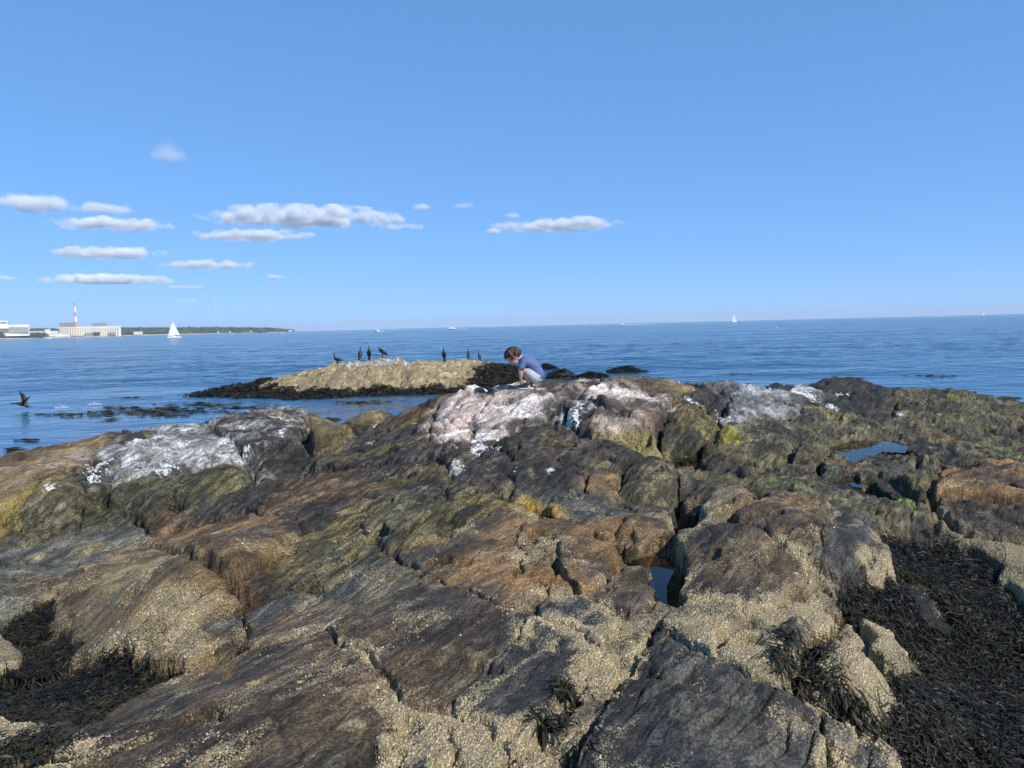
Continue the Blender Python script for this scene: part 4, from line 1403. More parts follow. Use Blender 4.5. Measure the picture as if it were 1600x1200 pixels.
vb_ = np.zeros((nb_, 10, 3))
vb_[:, :5, :2] = ring[None] * sz[:, None, None]
vb_[:, 5:, :2] = ring[None] * sz[:, None, None] * .38
vb_[:, :5, 2] = -.003
vb_[:, 5:, 2] = (sz * .85)[:, None]
vb_ += np.stack([bx, by, bzz], -1)[:, None]
fb_ = np.array([[i, (i + 1) % 5, 5 + (i + 1) % 5, 5 + i] for i in range(5)])
qb = (np.arange(nb_) * 10)[:, None, None] + fb_[None]
tb = np.repeat(rb.rand(nb_), 10)
M_BARN = weed_material('barnacle_shell', (.28, .21, .11), (.60, .50, .33), .85)
tag(mesh_np('barnacles', vb_.reshape(-1, 3), qb.reshape(-1, 4), M_BARN, None, {'tint': np.stack([tb, tb, tb, np.ones_like(tb)], -1)}, False), kind='stuff')

# ------------------------------------------------------------------ the child
M_SKIN = plain('skin', (.55, .33, .24), .55, .06)
M_SHIRT = plain('blue_cotton', (.085, .135, .29), .85, .14, 14, 0, .25)
M_SHORT = plain('pale_grey_cotton', (.40, .42, .45), .85, .14, 14, 0, .25)
M_HAIR = plain('brown_hair', (.05, .024, .012), .5, .5, 40, 0, .7)
M_SHOE = plain('black_shoe', (.016, .016, .018), .6, .2)
M_SOLE = plain('white_rubber', (.72, .72, .70), .6, .05)
M_DARKEYE = plain('dark_iris', (.02, .012, .008), .3, .05)

boy = empty('person', (FOOT[0], FOOT[1], foot_z - .005))
boy.scale = (1.05,) * 3
tag(boy, 'small boy in blue shirt and pale shorts crouching on pink rock, hands at his shoes', 'person')
bd = MB()
HC = Vector((-.150, -.01, .425))       # middle of the skull
tilt = Matrix.Rotation(R(-38), 3, 'Y')   # face turned down to the feet


def hp(x, y, z):
    """head-local point: +x is where the face looks"""
    v = Vector((-x, y, z))
    v = Matrix.Rotation(R(-42), 3, 'Y') @ v
    return HC + v


bd.ball(HC, (.092, .074, .092), 18, 12)
bd.ball(hp(.035, 0, -.055), (.058, .055, .055), 14, 9)           # jaw and cheeks
bd.ball(hp(.094, 0, -.030), .013, 8, 6)                           # nose
bd.ball(hp(.085, .0, -.068), (.012, .022, .008), 8, 6)             # mouth
bd.ball(hp(.075, 0, -.088), .018, 8, 6)                           # chin
for sy in (-1, 1):
    bd.ball(hp(-.005, sy * .074, -.03), (.018, .010, .024), 8, 6)      # ears
bd.tube([(-.10, 0, .40), (-.045, 0, .385), (.0, 0, .35)], [.042, .044, .055])         # neck
bd.tube([(-.01, 0, .35), (.05, 0, .33), (.11, 0, .25), (.15, 0, .155)], [(.105, .06), (.11, .075), (.10, .08), (.10, .075)], 14)
for sy in (-1, 1):
    sh = Vector((-.02, sy * .115, .345))
    el = Vector((-.062, sy * .125, .235))
    wr = Vector((-.055, sy * .085, .105))
    bd.tube([sh, sh.lerp(el, .5), el], [.036, .033, .028])
    bd.tube([el, el.lerp(wr, .4), wr], [.028, .027, .019])
    hd = Vector((-.045, sy * .075, .065))
    bd.tube([wr, hd], [(.019, .019), (.014, .025)])
    for k in range(4):
        b0 = hd + Vector((-.022 + .013 * k, 0, -.004))
        ln = (.020, .024, .022, .017)[k]
        bd.tube([b0, b0 + Vector((-.004, -sy * .010, -ln * .8)), b0 + Vector((-.002, -sy * .024, -ln * 1.4))], [.0065, .006, .005], 6)
    bd.tube([hd + Vector((.014, -sy * .006, .022)), hd + Vector((.030, -sy * .016, .006)), hd + Vector((.032, -sy * .024, -.010))], [.008, .007, .005], 6)
    hip = Vector((.135, sy * .06, .13))
    kn = Vector((.000, sy * .10, .225))
    an = Vector((.045, sy * .075, .055))
    bd.tube([hip, hip.lerp(kn, .5), kn], [.062, .056, .040])
    bd.ball(kn, .041, 10, 8)
    bd.tube([kn, kn.lerp(an, .35), an], [.038, .040, .024])
    bd.tube([an, an + Vector((-.02, 0, -.03)), an + Vector((-.09, 0, -.038))], [.026, .028, .020])
remeshed(bd, 'body', M_SKIN, boy, .0055, 3)
# shirt
st_ = MB()
st_.tube([(-.055, 0, .392), (-.02, 0, .36), (.05, 0, .335), (.115, 0, .26), (.165, 0, .165), (.178, 0, .125)],
         [(.055, .045), (.118, .066), (.126, .086), (.120, .092), (.116, .088), (.108, .07)], 18)
for sy in (-1, 1):
    st_.tube([(.02, sy * .09, .34), (-.022, sy * .118, .335), (-.056, sy * .130, .262)], [.058, .050, .046], 12)
remeshed(st_, 'shirt', M_SHIRT, boy, .007, 2)
sp_m = MB()
for sy in (-1, 1):
    sp_m.tube([(.150, sy * .06, .125), (.085, sy * .082, .165), (.028, sy * .102, .212), (.004, sy * .104, .222)], [.080, .074, .058, .050], 12)
    sp_m.tube([(.150, sy * .05, .12), (.10, sy * .075, .105), (.05, sy * .09, .15)], [.06, .045, .035], 10)
sp_m.ball((.148, 0, .125), (.075, .12, .062), 16, 10)
remeshed(sp_m, 'shorts', M_SHORT, boy, .007, 2)
# hair: a thick mop of locks
hm = MB()
hm.ball(hp(-.012, 0, .022), (.100, .084, .090), 18, 12)
hm.ball(hp(-.045, 0, -.005), (.068, .076, .075), 16, 10)
hm.ball(hp(.048, 0, .048), (.052, .070, .036), 14, 9)
rr = random.Random(4)
for k in range(150):
    th = rr.uniform(0, 2 * math.pi)
    ph = rr.uniform(-.25, 1.4)
    d = Vector((math.cos(ph) * math.cos(th), math.cos(ph) * math.sin(th) * .84, math.sin(ph)))
    if d.x > .55 and d.z < .25: continue
    p0 = Vector((-.012, 0, .02)) + d * .088
    flow = Vector((.35 + .4 * d.x, d.y * .5, -.9 + .5 * d.z)).normalized()
    p1 = p0 + d * .014 + flow * .020
    p2 = p0 + d * .010 + flow * .048
    hm.tube([hp(*p0), hp(*p1), hp(*p2)], [.013, .011, .004], 6)
remeshed(hm, 'hair', M_HAIR, boy, .0048, 1)
for sy in (-1, 1):
    MB().ball(hp(.083, sy * .030, .0), (.007, .010, .007), 8, 6).build('eye', M_DARKEYE, boy, True)
    s = MB()
    x0 = .045
    y0 = sy * .075
    s.tube([(x0 + .045, y0, .045), (x0 + .025, y0, .047), (x0 - .015, y0, .046), (x0 - .07, y0, .034), (x0 - .125, y0, .026), (x0 - .142, y0, .024)],
           [(.022, .022), (.033, .032), (.036, .030), (.040, .020), (.034, .015), (.018, .010)], 12)
    sh = s.build('shoe', M_SHOE, boy, True)
    q = MB()
    q.tube([(x0 + .055, y0, .010), (x0 + .03, y0, .010), (x0 - .04, y0, .009), (x0 - .10, y0, .009), (x0 - .148, y0, .013)],
           [(.024, .009), (.036, .011), (.038, .010), (.042, .010), (.022, .008)], 12)
    q.build('sole', M_SOLE, sh, True)
    for k in range(3):
        MB().box(x0 - .045 - .014 * k, x0 - .037 - .014 * k, y0 - .018, y0 + .018, .056 - .005 * k, .0605 - .005 * k).build('lace', M_SOLE, sh)
    MB().add([(x0 + .02, y0 - .0395, .026), (x0 - .012, y0 - .0405, .022), (x0 - .022, y0 - .0405, .040), (x0 + .004, y0 - .0395, .046),
              (x0 + .02, y0 - .030, .026), (x0 - .012, y0 - .030, .022), (x0 - .022, y0 - .030, .040), (x0 + .004, y0 - .030, .046)],
             [(0, 1, 2, 3), (7, 6, 5, 4), (0, 4, 5, 1), (1, 5, 6, 2), (2, 6, 7, 3), (3, 7, 4, 0)]).build('side_patch', M_SOLE, sh)

# ------------------------------------------------------------------ cormorants
M_BIRD = plain('black_plumage', (.012, .012, .013), .5, .4, 20)
M_BIRDB = plain('brown_plumage', (.055, .040, .028), .6, .4, 20)
M_BEAK = plain('horn_beak', (.35, .22, .08), .5, .1)
M_FOOT = plain('black_foot', (.015, .014, .013), .6, .1)


def cormorant(pose, label, breast=M_BIRD):
    root = empty('cormorant')
    tag(root, label, 'bird', 'cormorants standing on the islet')
    if pose == 'upright':
        path = [(-.15, .10), (-.10, .16), (-.03, .26), (.03, .36), (.055, .44), (.062, .50), (.056, .56), (.060, .605), (.085, .632), (.115, .632)]
        rad = [.02, .058, .080, .080, .055, .034, .026, .025, .030, .014]
        beak = [(.11, .632), (.15, .634), (.185, .628)]
        tail = [(-.12, .13), (-.17, .06), (-.20, .0)]
        wing = [(.03, .40), (-.04, .28), (-.13, .14)]
    elif pose == 'hunched':
        path = [(-.26, .12), (-.20, .17), (-.10, .24), (.0, .31), (.06, .36), (.09, .40), (.10, .425), (.115, .44), (.135, .445), (.16, .44)]
        rad = [.02, .05, .082, .090, .075, .050, .036, .033, .032, .014]
        beak = [(.155, .44), (.195, .442), (.235, .43)]
        tail = [(-.22, .15), (-.30, .10), (-.36, .05)]
        wing = [(.04, .36), (-.08, .26), (-.24, .14)]
    else:
        path = [(-.26, .10), (-.18, .11), (-.06, .13), (.05, .16), (.10, .21), (.10, .28), (.085, .35), (.09, .40), (.115, .425), (.145, .425)]
        rad = [.02, .05, .075, .07, .045, .030, .025, .025, .030, .013]
        beak = [(.14, .425), (.18, .43), (.215, .42)]
        tail = [(-.22, .10), (-.30, .08), (-.38, .06)]
        wing = [(.04, .18), (-.08, .15), (-.24, .11)]
    b = MB()
    b.tube([(x, 0, z) for x, z in path], [(r * .92, r) for r in rad], 12)
    b.build('body', M_BIRD, root, True)
    MB().tube([(x, 0, z) for x, z in beak], [.011, .008, .004], 6).build('beak', M_BEAK, root, True)
    t = MB()
    t.tube([(x, 0, z) for x, z in tail], [(.030, .012), (.045, .009), (.055, .006)], 8)
    t.build('tail', M_BIRD, root, True)
    if breast is not M_BIRD:
        MB().tube([(path[3][0] + .022, 0, path[3][1]), (path[5][0] + .014, 0, path[5][1]), (path[7][0] + .010, 0, path[7][1])], [(.05, .06), (.028, .028), (.02, .02)], 10).build('breast', breast, root, True)
    for sy in (-1, 1):
        wg = MB()
        wg.tube([(wing[0][0], sy * .070, wing[0][1]), (wing[1][0], sy * .082, wing[1][1]), (wing[2][0], sy * .045, wing[2][1])], [(.018, .045), (.020, .062), (.008, .022)], 8)
        wg.build('wing', M_BIRD, root, True)
        fx = .0 if pose == 'upright' else -.02
        lg = MB().tube([(fx - .01, sy * .04, path[2][1] - .02), (fx, sy * .042, .05), (fx + .005, sy * .042, .012)], [.02, .011, .009], 6)
        leg = lg.build('leg', M_FOOT, root, True)
        MB().add([(fx - .015, sy * .042, 0), (fx + .075, sy * .042 - .035, 0), (fx + .085, sy * .042, 0), (fx + .07, sy * .042 + .035, 0), (fx, sy * .042, .022)],
                 [(3, 2, 1, 0), (0, 1, 4), (1, 2, 4), (2, 3, 4), (3, 0, 4)]).build('webbed_foot', M_FOOT, leg)
    return root


def copy_tree(o, parent=None):
    c = o.copy()
    col.objects.link(c)
    c.parent = parent
    for ch in [q for q in bpy.data.objects if q.parent == o]:
        copy_tree(ch, c)
    return c


def isl_point(px, py):
    """where the sight line first meets the islet"""
    for D in np.linspace(27, 41.5, 600):
        p = at_dist(px, py, D)
        if p[2] <= isl_h(p[0], p[1]): return p
    p = at_dist(px, py, 33.5)
    return p


def crest(px):
    """highest visible point of the islet above a photo column"""
    for py in np.arange(555, 600, .5):
        for D in np.linspace(28, 41, 260):
            p = at_dist(px, py, D)
            if p[2] <= isl_h(p[0], p[1]) and p[2] > .1:
                return p
    return at_dist(px, 570, 33)


base_up = cormorant('upright', '')
base_br = cormorant('upright', '', M_BIRDB)
birds = [('sitting', 526, R(178), 'leftmost cormorant sitting low on the islet with neck raised', 1.0),
         ('up', 563, R(80), 'black cormorant standing upright, left of the pair on the islet crest', 1.0),
         ('br', 577, R(-80), 'brown-breasted cormorant standing beside the upright black one on the crest', 1.05),
         ('hunched', 597, R(180), 'hunched black cormorant leaning to the left beside the standing pair', 1.05),
         ('br', 694, R(-95), 'lone pale-necked cormorant on the right half of the islet', 1.08),
         ('up', 732, R(85), 'slim black cormorant on the dark right end, left of two', .85),
         ('up', 749, R(120), 'smallest cormorant, farthest right on the islet near the boy', .8)]
first = {'up': base_up, 'br': base_br}
used = set()
for kind, px, rz, lab, sc_ in birds:
    p = crest(px)
    if kind in first:
        o = first[kind] if kind not in used else copy_tree(first[kind])
        used.add(kind)
    else:
        o = cormorant(kind, lab)
    o['label'] = lab
    o.location = (p[0], p[1], isl_h(p[0], p[1]) - .01)
    o.rotation_euler = (0, 0, rz)
    o.scale = (sc_ * .86,) * 3

# the one taking off along the water
fl = empty('cormorant')
tag(fl, 'cormorant flying low over the water at left with both wings raised', 'bird')
pw = on_z(35, 641, 0)
fl.location = (pw[0], pw[1], .08)
fl.scale = (.85,) * 3
b = MB()
b.tube([(.30, 0, .06), (.20, 0, .09), (.08, 0, .13), (-.06, 0, .17), (-.16, 0, .19), (-.26, 0, .185), (-.36, 0, .19), (-.42, 0, .20), (-.46, 0, .198)],
       [.02, .05, .075, .078, .055, .03, .024, .03, .012], 12)
b.build('body', M_BIRDB, fl, True)
MB().tube([(-.455, 0, .198), (-.50, 0, .198), (-.54, 0, .19)], [.011, .008, .004], 6).build('beak', M_BEAK, fl, True)
MB().tube([(.26, 0, .07), (.34, 0, .05), (.42, 0, .03)], [(.03, .012), (.05, .009), (.06, .006)], 8).build('tail', M_BIRD, fl, True)
for sy, tip in ((-1, (.52, -.34, .46)), (1, (-.26, .34, .62))):
    w0, w1 = Vector((.04, sy * .06, .17)), Vector(tip)
    wg = MB()
    chord = Vector((.19, 0, -.02))
    pts = []
    for k in range(7):
        t = k / 6
        c = w0.lerp(w1, t) + Vector((0, sy * .10 * math.sin(math.pi * t), 0))
        wdt = (.95, 1.05, 1.1, 1.05, .9, .7, .35)[k]
        pts.append((c, chord * wdt * (.6 if sy < 0 else 1)))
    vv = []
    for c, ch in pts:
        vv += [c - ch * .45 + Vector((0, .008 * sy, 0)), c + ch * .75 + Vector((0, .004 * sy, 0)), c + ch * .75 - Vector((0, .004 * sy, 0)), c - ch * .45 - Vector((0, .008 * sy, 0))]
    ff = []
    for k in range(6):
        for e in range(4):
            ff.append((4 * k + e, 4 * k + (e + 1) % 4, 4 * k + 4 + (e + 1) % 4, 4 * k + 4 + e))
    ff += [(3, 2, 1, 0), (24, 25, 26, 27)]
    wing = wg.add(vv, ff).build('wing', M_BIRDB, fl, True)
    for j in range(6):
        c, ch = pts[6 - (j > 2)]
        q = c + ch * (-.3 + .2 * j)
        MB().tube([q - (w1 - w0) * .12, q + (w1 - w0).normalized() * .03, q + (w1 - w0).normalized() * (.10 - .012 * j) + ch * .15], [(.004, .016), (.004, .015), (.002, .006)], 6).build('flight_feather', M_BIRD, wing, True)
for sy in (-1, 1):
    MB().tube([(.14, sy * .03, .08), (.18, sy * .03, .02), (.22, sy * .03, -.01)], [.016, .010, .014], 6).build('leg', M_FOOT, fl, True)

# splashes its feet left
M_FOAM = plain('white_foam', (.80, .82, .84), .5, .05)
for px, py, n, hgt in ((96, 637, 40, .20), (148, 632, 40, .18)):
    p = on_z(px, py, 0)
    r = random.Random(px)
    m = MB()
    for k in range(n):
        a = r.uniform(0, 6.28)
        q = r.random()
        rad = .02 + .16 * q * r.random() ** .5
        m.ball((p[0] + math.cos(a) * rad * 1.5, p[1] + math.sin(a) * rad, .01 + hgt * .45 * r.random() ** 1.8), r.uniform(.005, .012), 6, 4)
    for k in range(14):
        a = k / 14 * 6.28
        m.ball((p[0] + math.cos(a) * .2, p[1] + math.sin(a) * .16, .005), (.03, .02, .008), 6, 4)
    tag(m.build('splash', M_FOAM, None, True), kind='stuff')

# ------------------------------------------------------------------ far shore
def hor(px): return 528.5 - .024 * px


def far(px, py, D):
    """world point at range D seen at a photo pixel"""
    d = ray(px, hor(px))
    k = D / math.hypot(d[0], d[1])
    return np.array([d[0] * k, d[1] * k, EYE + (hor(px) - py) * k / 1220 * 1.0])


M_CREAM = plain('cream_cladding', (.80, .75, .62), .8, .05, .02)
M_RIB = plain('shaded_cream_rib', (.60, .55, .44), .8, .05, .02)  # greyer cream puts the facade's upright shading into the rib colour
M_WHITEB = plain('white_cladding', (.86, .85, .82), .8, .05, .02)
M_BROWNB = plain('brown_grey_cladding', (.26, .22, .19), .8, .1, .02)
M_DARKB = plain('dark_opening', (.05, .05, .055), .6, .1, .02)
M_REDB = plain('red_paint', (.60, .27, .21), .6, .05, .02)
M_WPAINT = plain('white_paint', (.80, .80, .78), .6, .05, .02)
M_SAND = plain('pale_sand', (.55, .48, .36), .9, .1, .02)
M_LAND = plain('scrub_land', (.05, .06, .03), .9, .3, .01)
M_STEEL = plain('pale_steel', (.8, .76, .74), .5, .05)


def block(mb, px0, px1, py0, py1, D, deep):
    a, b = far(px0, py1, D), far(px1, py1, D)
    zt = far((px0 + px1) / 2, py0, D)[2]
    zb = max(-1.0, min(a[2], b[2]))
    u = Vector((b[0] - a[0], b[1] - a[1], 0))
    n = Vector((-u.y, u.x, 0)).normalized() * deep
    A, B = Vector((a[0], a[1], 0)), Vector((b[0], b[1], 0))
    q = [A, B, B + n, A + n]
    mb.add([(p.x, p.y, zb) for p in q] + [(p.x, p.y, zt) for p in q],
           [(3, 2, 1, 0), (4, 5, 6, 7), (0, 1, 5, 4), (1, 2, 6, 5), (2, 3, 7, 6), (3, 0, 4, 7)])
    return mb


def bthing(name, label, cat, px, D):
    p = far(px, hor(px), D)
    o = empty(name, (p[0], p[1], 0))
    tag(o, label, cat)
    return o


def bpart(root, name, mat, *blocks):
    m = MB()
    for b_ in blocks: block(m, *b_)
    o = m.build(name, mat, root)
    o.matrix_parent_inverse = Matrix.Translation(-root.location)
    return o


# land under it all
lv, lf = [], []
prof = [(-140, 523.5, 2350), (0, 525.5, 2380), (70, 526.2, 2450), (110, 525.2, 2640), (190, 522.6, 2700), (260, 521.6, 2750), (330, 520.0, 2850), (400, 518.6, 2950), (440, 517.4, 3050), (458, 517.2, 3120), (462, 517.4, 3130)]
for px, py, D in prof:
    for dD, z in ((-25, -.5), (0, 1.2), (45, 3.2), (260, 8), (700, 10)):
        p = far(px, hor(px), D + dD)
        lv.append((p[0], p[1], z if px < 461 else -.5))
for i in range(len(prof) - 1):
    for k in range(4):
        a = i * 5 + k
        lf.append((a, a + 5, a + 6, a + 1))
land = mesh_py('headland', lv, lf, M_SAND, None, True)
land.data.materials.append(M_LAND)
for i, p in enumerate(land.data.polygons):
    if i % 4 >= 2: p.material_index = 1
    if p.normal.z < 0: pass
tag(land, kind='structure')


def wood(name, spans, seed, mat):
    """mass of tree crowns: (px0, px1, top y0, top y1, range, depth, count)"""
    r = random.Random(seed)
    m = MB()
    for px0, px1, t0, t1, D0, D1, dp, n in spans:
        for k in range(n):
            t = r.random()
            px = px0 + (px1 - px0) * t
            D = D0 + (D1 - D0) * t + r.random() * dp
            top = far(px, t0 + (t1 - t0) * t, D)[2] * r.uniform(.72, 1.05)
            p = far(px, hor(px), D)
            rw = r.uniform(5, 11)
            hh = max(top * .5, 2.5)
            m.ball((p[0], p[1], top - hh * .8), (rw, rw, hh), 7, 5, Matrix.Rotation(r.uniform(0, 3), 3, 'Z'))
    o = m.build(name, mat, None, False)
    # ragged crowns
    me = o.data
    co = np.empty(len(me.vertices) * 3, np.float32)
    me.vertices.foreach_get('co', co)
    co = co.reshape(-1, 3)
    co += np.random.RandomState(seed).normal(0, 1.1, co.shape)
    me.vertices.foreach_set('co', co.ravel())
    tag(o, kind='stuff')
    return o


M_TREE = plain('far_foliage', (.045, .07, .028), .9, .5, .05)
wood('far_woods', [(188, 330, 513.3, 512.2, 2760, 2900, 220, 520), (330, 425, 512.2, 512.6, 2900, 3020, 200, 420), (425, 458, 512.8, 515.4, 3020, 3110, 80, 110),
                   (190, 420, 517.5, 516.5, 2735, 2960, 40, 300), (45, 95, 514.5, 514.5, 2800, 2800, 60, 60)], 3, M_TREE)
wood('shore_trees', [(-60, 70, 520.2, 520.8, 2400, 2440, 30, 150)], 4, M_TREE)

# turbine hall
hall = bthing('power_station', 'long cream power station hall with two brown roof blocks on the far shore', 'power station', 140, 2700)
bpart(hall, 'wall', M_CREAM, (93, 189.5, 511.2, 525.5, 2700, 70))
for k in range(24):
    x = 95 + k * 3.9
    o = bpart(hall, 'wall_rib', M_RIB, (x, x + .9, 511.5, 524.6, 2695.5, 3.5))
bpart(hall, 'parapet', M_WHITEB, (92.6, 189.9, 510.6, 511.2, 2699.5, 71))
bpart(hall, 'roof_block', M_BROWNB, (93.5, 117, 504.3, 510.8, 2715, 45))
bpart(hall, 'roof_block', M_BROWNB, (145, 168, 504.6, 510.8, 2715, 45))
bpart(hall, 'annexe', M_BROWNB, (133, 146, 520.2, 525, 2680, 18))
bpart(hall, 'annexe', M_BROWNB, (170, 181, 519.6, 524.2, 2680, 18))
bpart(hall, 'awning', M_DARKB, (144, 157, 519.2, 520.4, 2682, 15))
bpart(hall, 'dock_door', M_DARKB, (146.5, 156, 520.8, 522.2, 2695, 3))
bpart(hall, 'side_wing', M_DARKB, (190.2, 197, 513.2, 522.5, 2720, 30))

st = bthing('chimney', 'tall red and white banded chimney rising above the cream hall', 'chimney', 119.8, 2735)
bands = [(522, 511, M_REDB), (511, 502.6, M_REDB), (502.6, 494.6, M_WPAINT), (494.6, 488.4, M_REDB), (488.4, 479, M_WPAINT), (479, 473.5, M_REDB)]
zt = far(119.8, 473.5, 2735)[2]
for a, b_, mt in bands:
    z0, z1 = max(far(119.8, a, 2735)[2], 2), far(119.8, b_, 2735)[2]
    r0_, r1_ = 5.6 - 3.2 * z0 / zt, 5.6 - 3.2 * z1 / zt
    MB().tube([(0, 0, z0), (0, 0, z1)], [r0_, r1_], 20).build('red_band' if mt is M_REDB else 'white_band', mt, st)
MB().tube([(0, 0, zt), (0, 0, zt + .8)], [2.6, 2.6], 20).build('rim', M_DARKB, st)

off_ = bthing('office_building', 'big white building with upright ribs at the left edge of the far shore', 'building', 10, 2420)
bpart(off_, 'wall', M_WHITEB, (-70, 46.5, 508.6, 524.5, 2420, 60))
for k in range(13):
    x = 15.5 + k * 2.45
    bpart(off_, 'wall_rib', M_WPAINT, (x, x + .9, 509.4, 519.6, 2414.5, 5))
for k in range(12):
    x = 16.8 + k * 2.45
    bpart(off_, 'window_strip', M_BROWNB, (x, x + .7, 511, 518.8, 2415.5, 4))
for k in range(3):
    bpart(off_, 'window_band', M_BROWNB, (-60, 14.5, 513.8 + k * 2.0, 514.6 + k * 2.0, 2415, 5))
bpart(off_, 'upper_storey', M_WHITEB, (-70, 13.5, 501.8, 508.4, 2432, 40))
bpart(off_, 'upper_window_band', M_BROWNB, (-60, 12.5, 503.6, 504.6, 2429, 3))
bpart(off_, 'roof_edge', M_WPAINT, (-70, 46.9, 508.0, 508.6, 2419.6, 61))
low = bthing('shed', 'low white shed between the white office and the cream hall', 'shed', 68, 2620)
bpart(low, 'wall', M_WHITEB, (47, 91, 518, 525, 2620, 25))
bpart(low, 'roof', M_WPAINT, (46.6, 91.4, 517.4, 518, 2619, 27))
lo2 = bthing('shed', 'boxy white pump house in front of the left end of the hall', 'shed', 76, 2600)
bpart(lo2, 'wall', M_WHITEB, (70.5, 79, 515.2, 525, 2600, 15))
bpart(lo2, 'roof', M_CREAM, (70.2, 79.3, 514.7, 515.2, 2599, 17))
lo3 = bthing('shed', 'long pale grey shed at the water below the cream hall', 'shed', 100, 2590)
bpart(lo3, 'wall', M_CREAM, (76, 109, 520.8, 525.6, 2590, 12))
bpart(lo3, 'roof', M_STEEL, (75.6, 109.4, 520.3, 520.8, 2589, 14))
lo4 = bthing('shed', 'pale flat-roofed shed on the beach right of the cream hall', 'shed', 216, 2690)
bpart(lo4, 'wall', M_CREAM, (209, 223, 518.4, 522.6, 2690, 14))
bpart(lo4, 'roof', M_WPAINT, (208.7, 223.3, 518.0, 518.4, 2689, 16))
pier = bthing('jetty', 'dark jetty along the water in front of the cream hall', 'jetty', 121, 2600)
bpart(pier, 'deck', M_DARKB, (111, 133, 524.9, 525.7, 2600, 8))
for k in range(8):
    bpart(pier, 'pile', M_DARKB, (111.3 + k * 3, 111.8 + k * 3, 525.7, 527.2, 2600, 1))
for px, D, lab in ((341, 2860, 'white cottage among trees near the middle of the headland beach'), (359, 2880, 'white cottage right of the middle of the headland beach'), (392, 2930, 'grey cottage near the tip of the headland')):
    h_ = bthing('cottage', lab, 'house', px, D)
    y = hor(px) - 2.6
    bpart(h_, 'wall', M_WHITEB, (px - 1.3, px + 1.3, y + .6, y + 2.4, D, 8))
    bpart(h_, 'roof', M_BROWNB, (px - 1.5, px + 1.5, y, y + .6, D - .5, 9))
h_ = bthing('beach_house', 'white house with a dark roof at the very tip of the headland', 'house', 453, 3060)
bpart(h_, 'wall', M_WHITEB, (451, 456.5, 515.4, 517.6, 3060, 14))
bpart(h_, 'roof', M_DARKB, (450.6, 457, 514.2, 515.4, 3059, 16))
tw = bthing('lattice_mast', 'thin pale lattice mast standing above the wooded headland', 'mast', 338.5, 3600)
zt = far(338.5, 464, 3600)[2]
pts3 = [(2.2 * math.cos(a), 2.2 * math.sin(a)) for a in (0, 2.09, 4.19)]
for x, y in pts3:
    MB().tube([(x * 1.6, y * 1.6, 0), (x * .2, y * .2, zt)], [.45, .3], 6).build('leg', M_STEEL, tw)
m = MB()
for k in range(26):
    z0, z1 = zt * k / 26, zt * (k + 1) / 26
    f0, f1 = 1.6 - 1.4 * k / 26, 1.6 - 1.4 * (k + 1) / 26
    for i in range(3):
        x0, y0 = pts3[i]
        x1, y1 = pts3[(i + 1) % 3]
        m.tube([(x0 * f0, y0 * f0, z0), (x1 * f1, y1 * f1, z1)], [.25, .25], 4)
m.build('bracing', M_STEEL, tw)
# the dim shore across the sound
dv, df = [], []
r = random.Random(8)
for i, px in enumerate(np.linspace(606, 756, 40)):
    D = 14000
    t = (px - 606) / 150
    top = (514.1 - 3.4 * t) - .35 * math.sin(t * 9) - .35 * r.random()
    e = min(1, 6 * t, 6 * (1 - t) + .15)
    p0, p1 = far(px, hor(px), D), far(px, hor(px) - max(.1, (hor(px) - top)) * e, D + 300)
    dv += [(p0[0], p0[1], -1), (p1[0], p1[1], max(2, p1[2])), (p1[0] * 1.1, p1[1] * 1.1, -1)]
for i in range(39):
    for k in range(2):
        a = i * 3 + k
        df.append((a, a + 3, a + 4, a + 1))
tag(mesh_py('distant_hills', dv, df, M_LAND, None, True), kind='structure')

# ------------------------------------------------------------------ boats
M_HULL = plain('white_gelcoat', (.80, .80, .80), .35, .04)
M_SAIL = plain('white_sailcloth', (.82, .82, .80), .8, .05)
M_SPAR = plain('alloy_spar', (.6, .6, .6), .4, .05)
M_NAVY = plain('navy_trim', (.03, .05, .12), .4, .05)
M_GLASS = plain('dark_windscreen', (.02, .025, .03), .15, .05)


def hull(L_, B, H, bow_rise=.25):
    m = MB()
    n = 11
    v = []
    for i in range(n):
        t = i / (n - 1)
        x = (t - .5) * L_
        wd = B / 2 * (.72 + .28 * math.sin(math.pi * min(1, .25 + t * .75))) * (1 if t < .55 else max(.03, 1 - ((t - .55) / .45) ** 2))
        sh = H * (1 + bow_rise * t * t)
        v += [(x, -wd, sh), (x, -wd * .75, .1), (x, 0, -.3), (x, wd * .75, .1), (x, wd, sh)]
    f = []
    for i in range(n - 1):
        for k in range(4):
            a = i * 5 + k
            f.append((a, a + 5, a + 6, a + 1))
        a = i * 5
        f.append((a + 4, a + 9, a + 5, a))
    f += [(0, 1, 2, 3, 4), tuple((n - 1) * 5 + k for k in (4, 3, 2, 1, 0))]
    return m.add(v, f)


def sail(a, b, c, belly):
    """cambered three-cornered sail with thickness"""
    a, b, c = Vector(a), Vector(b), Vector(c)
    n = 7
    nrm = (b - a).cross(c - a).normalized()
    g, v, f = {}, [], []
    for side in (0, 1):
        for i in range(n):
            for j in range(n - i):
                s, t = i / (n - 1), j / (n - 1)
                p = a + (b - a) * s + (c - a) * t + nrm * (belly * 4 * (s + t) * (1 - s - t) * .6 + belly * 2 * s * t) + nrm * (.02 * side)
                g[side, i, j] = len(v)
                v.append(p)
    for side in (0, 1):
        for i in range(n - 1):
            for j in range(n - 1 - i):
                f.append((g[side, i, j], g[side, i + 1, j], g[side, i, j + 1]))
                if j < n - 2 - i:
                    f.append((g[side, i + 1, j], g[side, i + 1, j + 1], g[side, i, j + 1]))
    return MB().add(v, f)


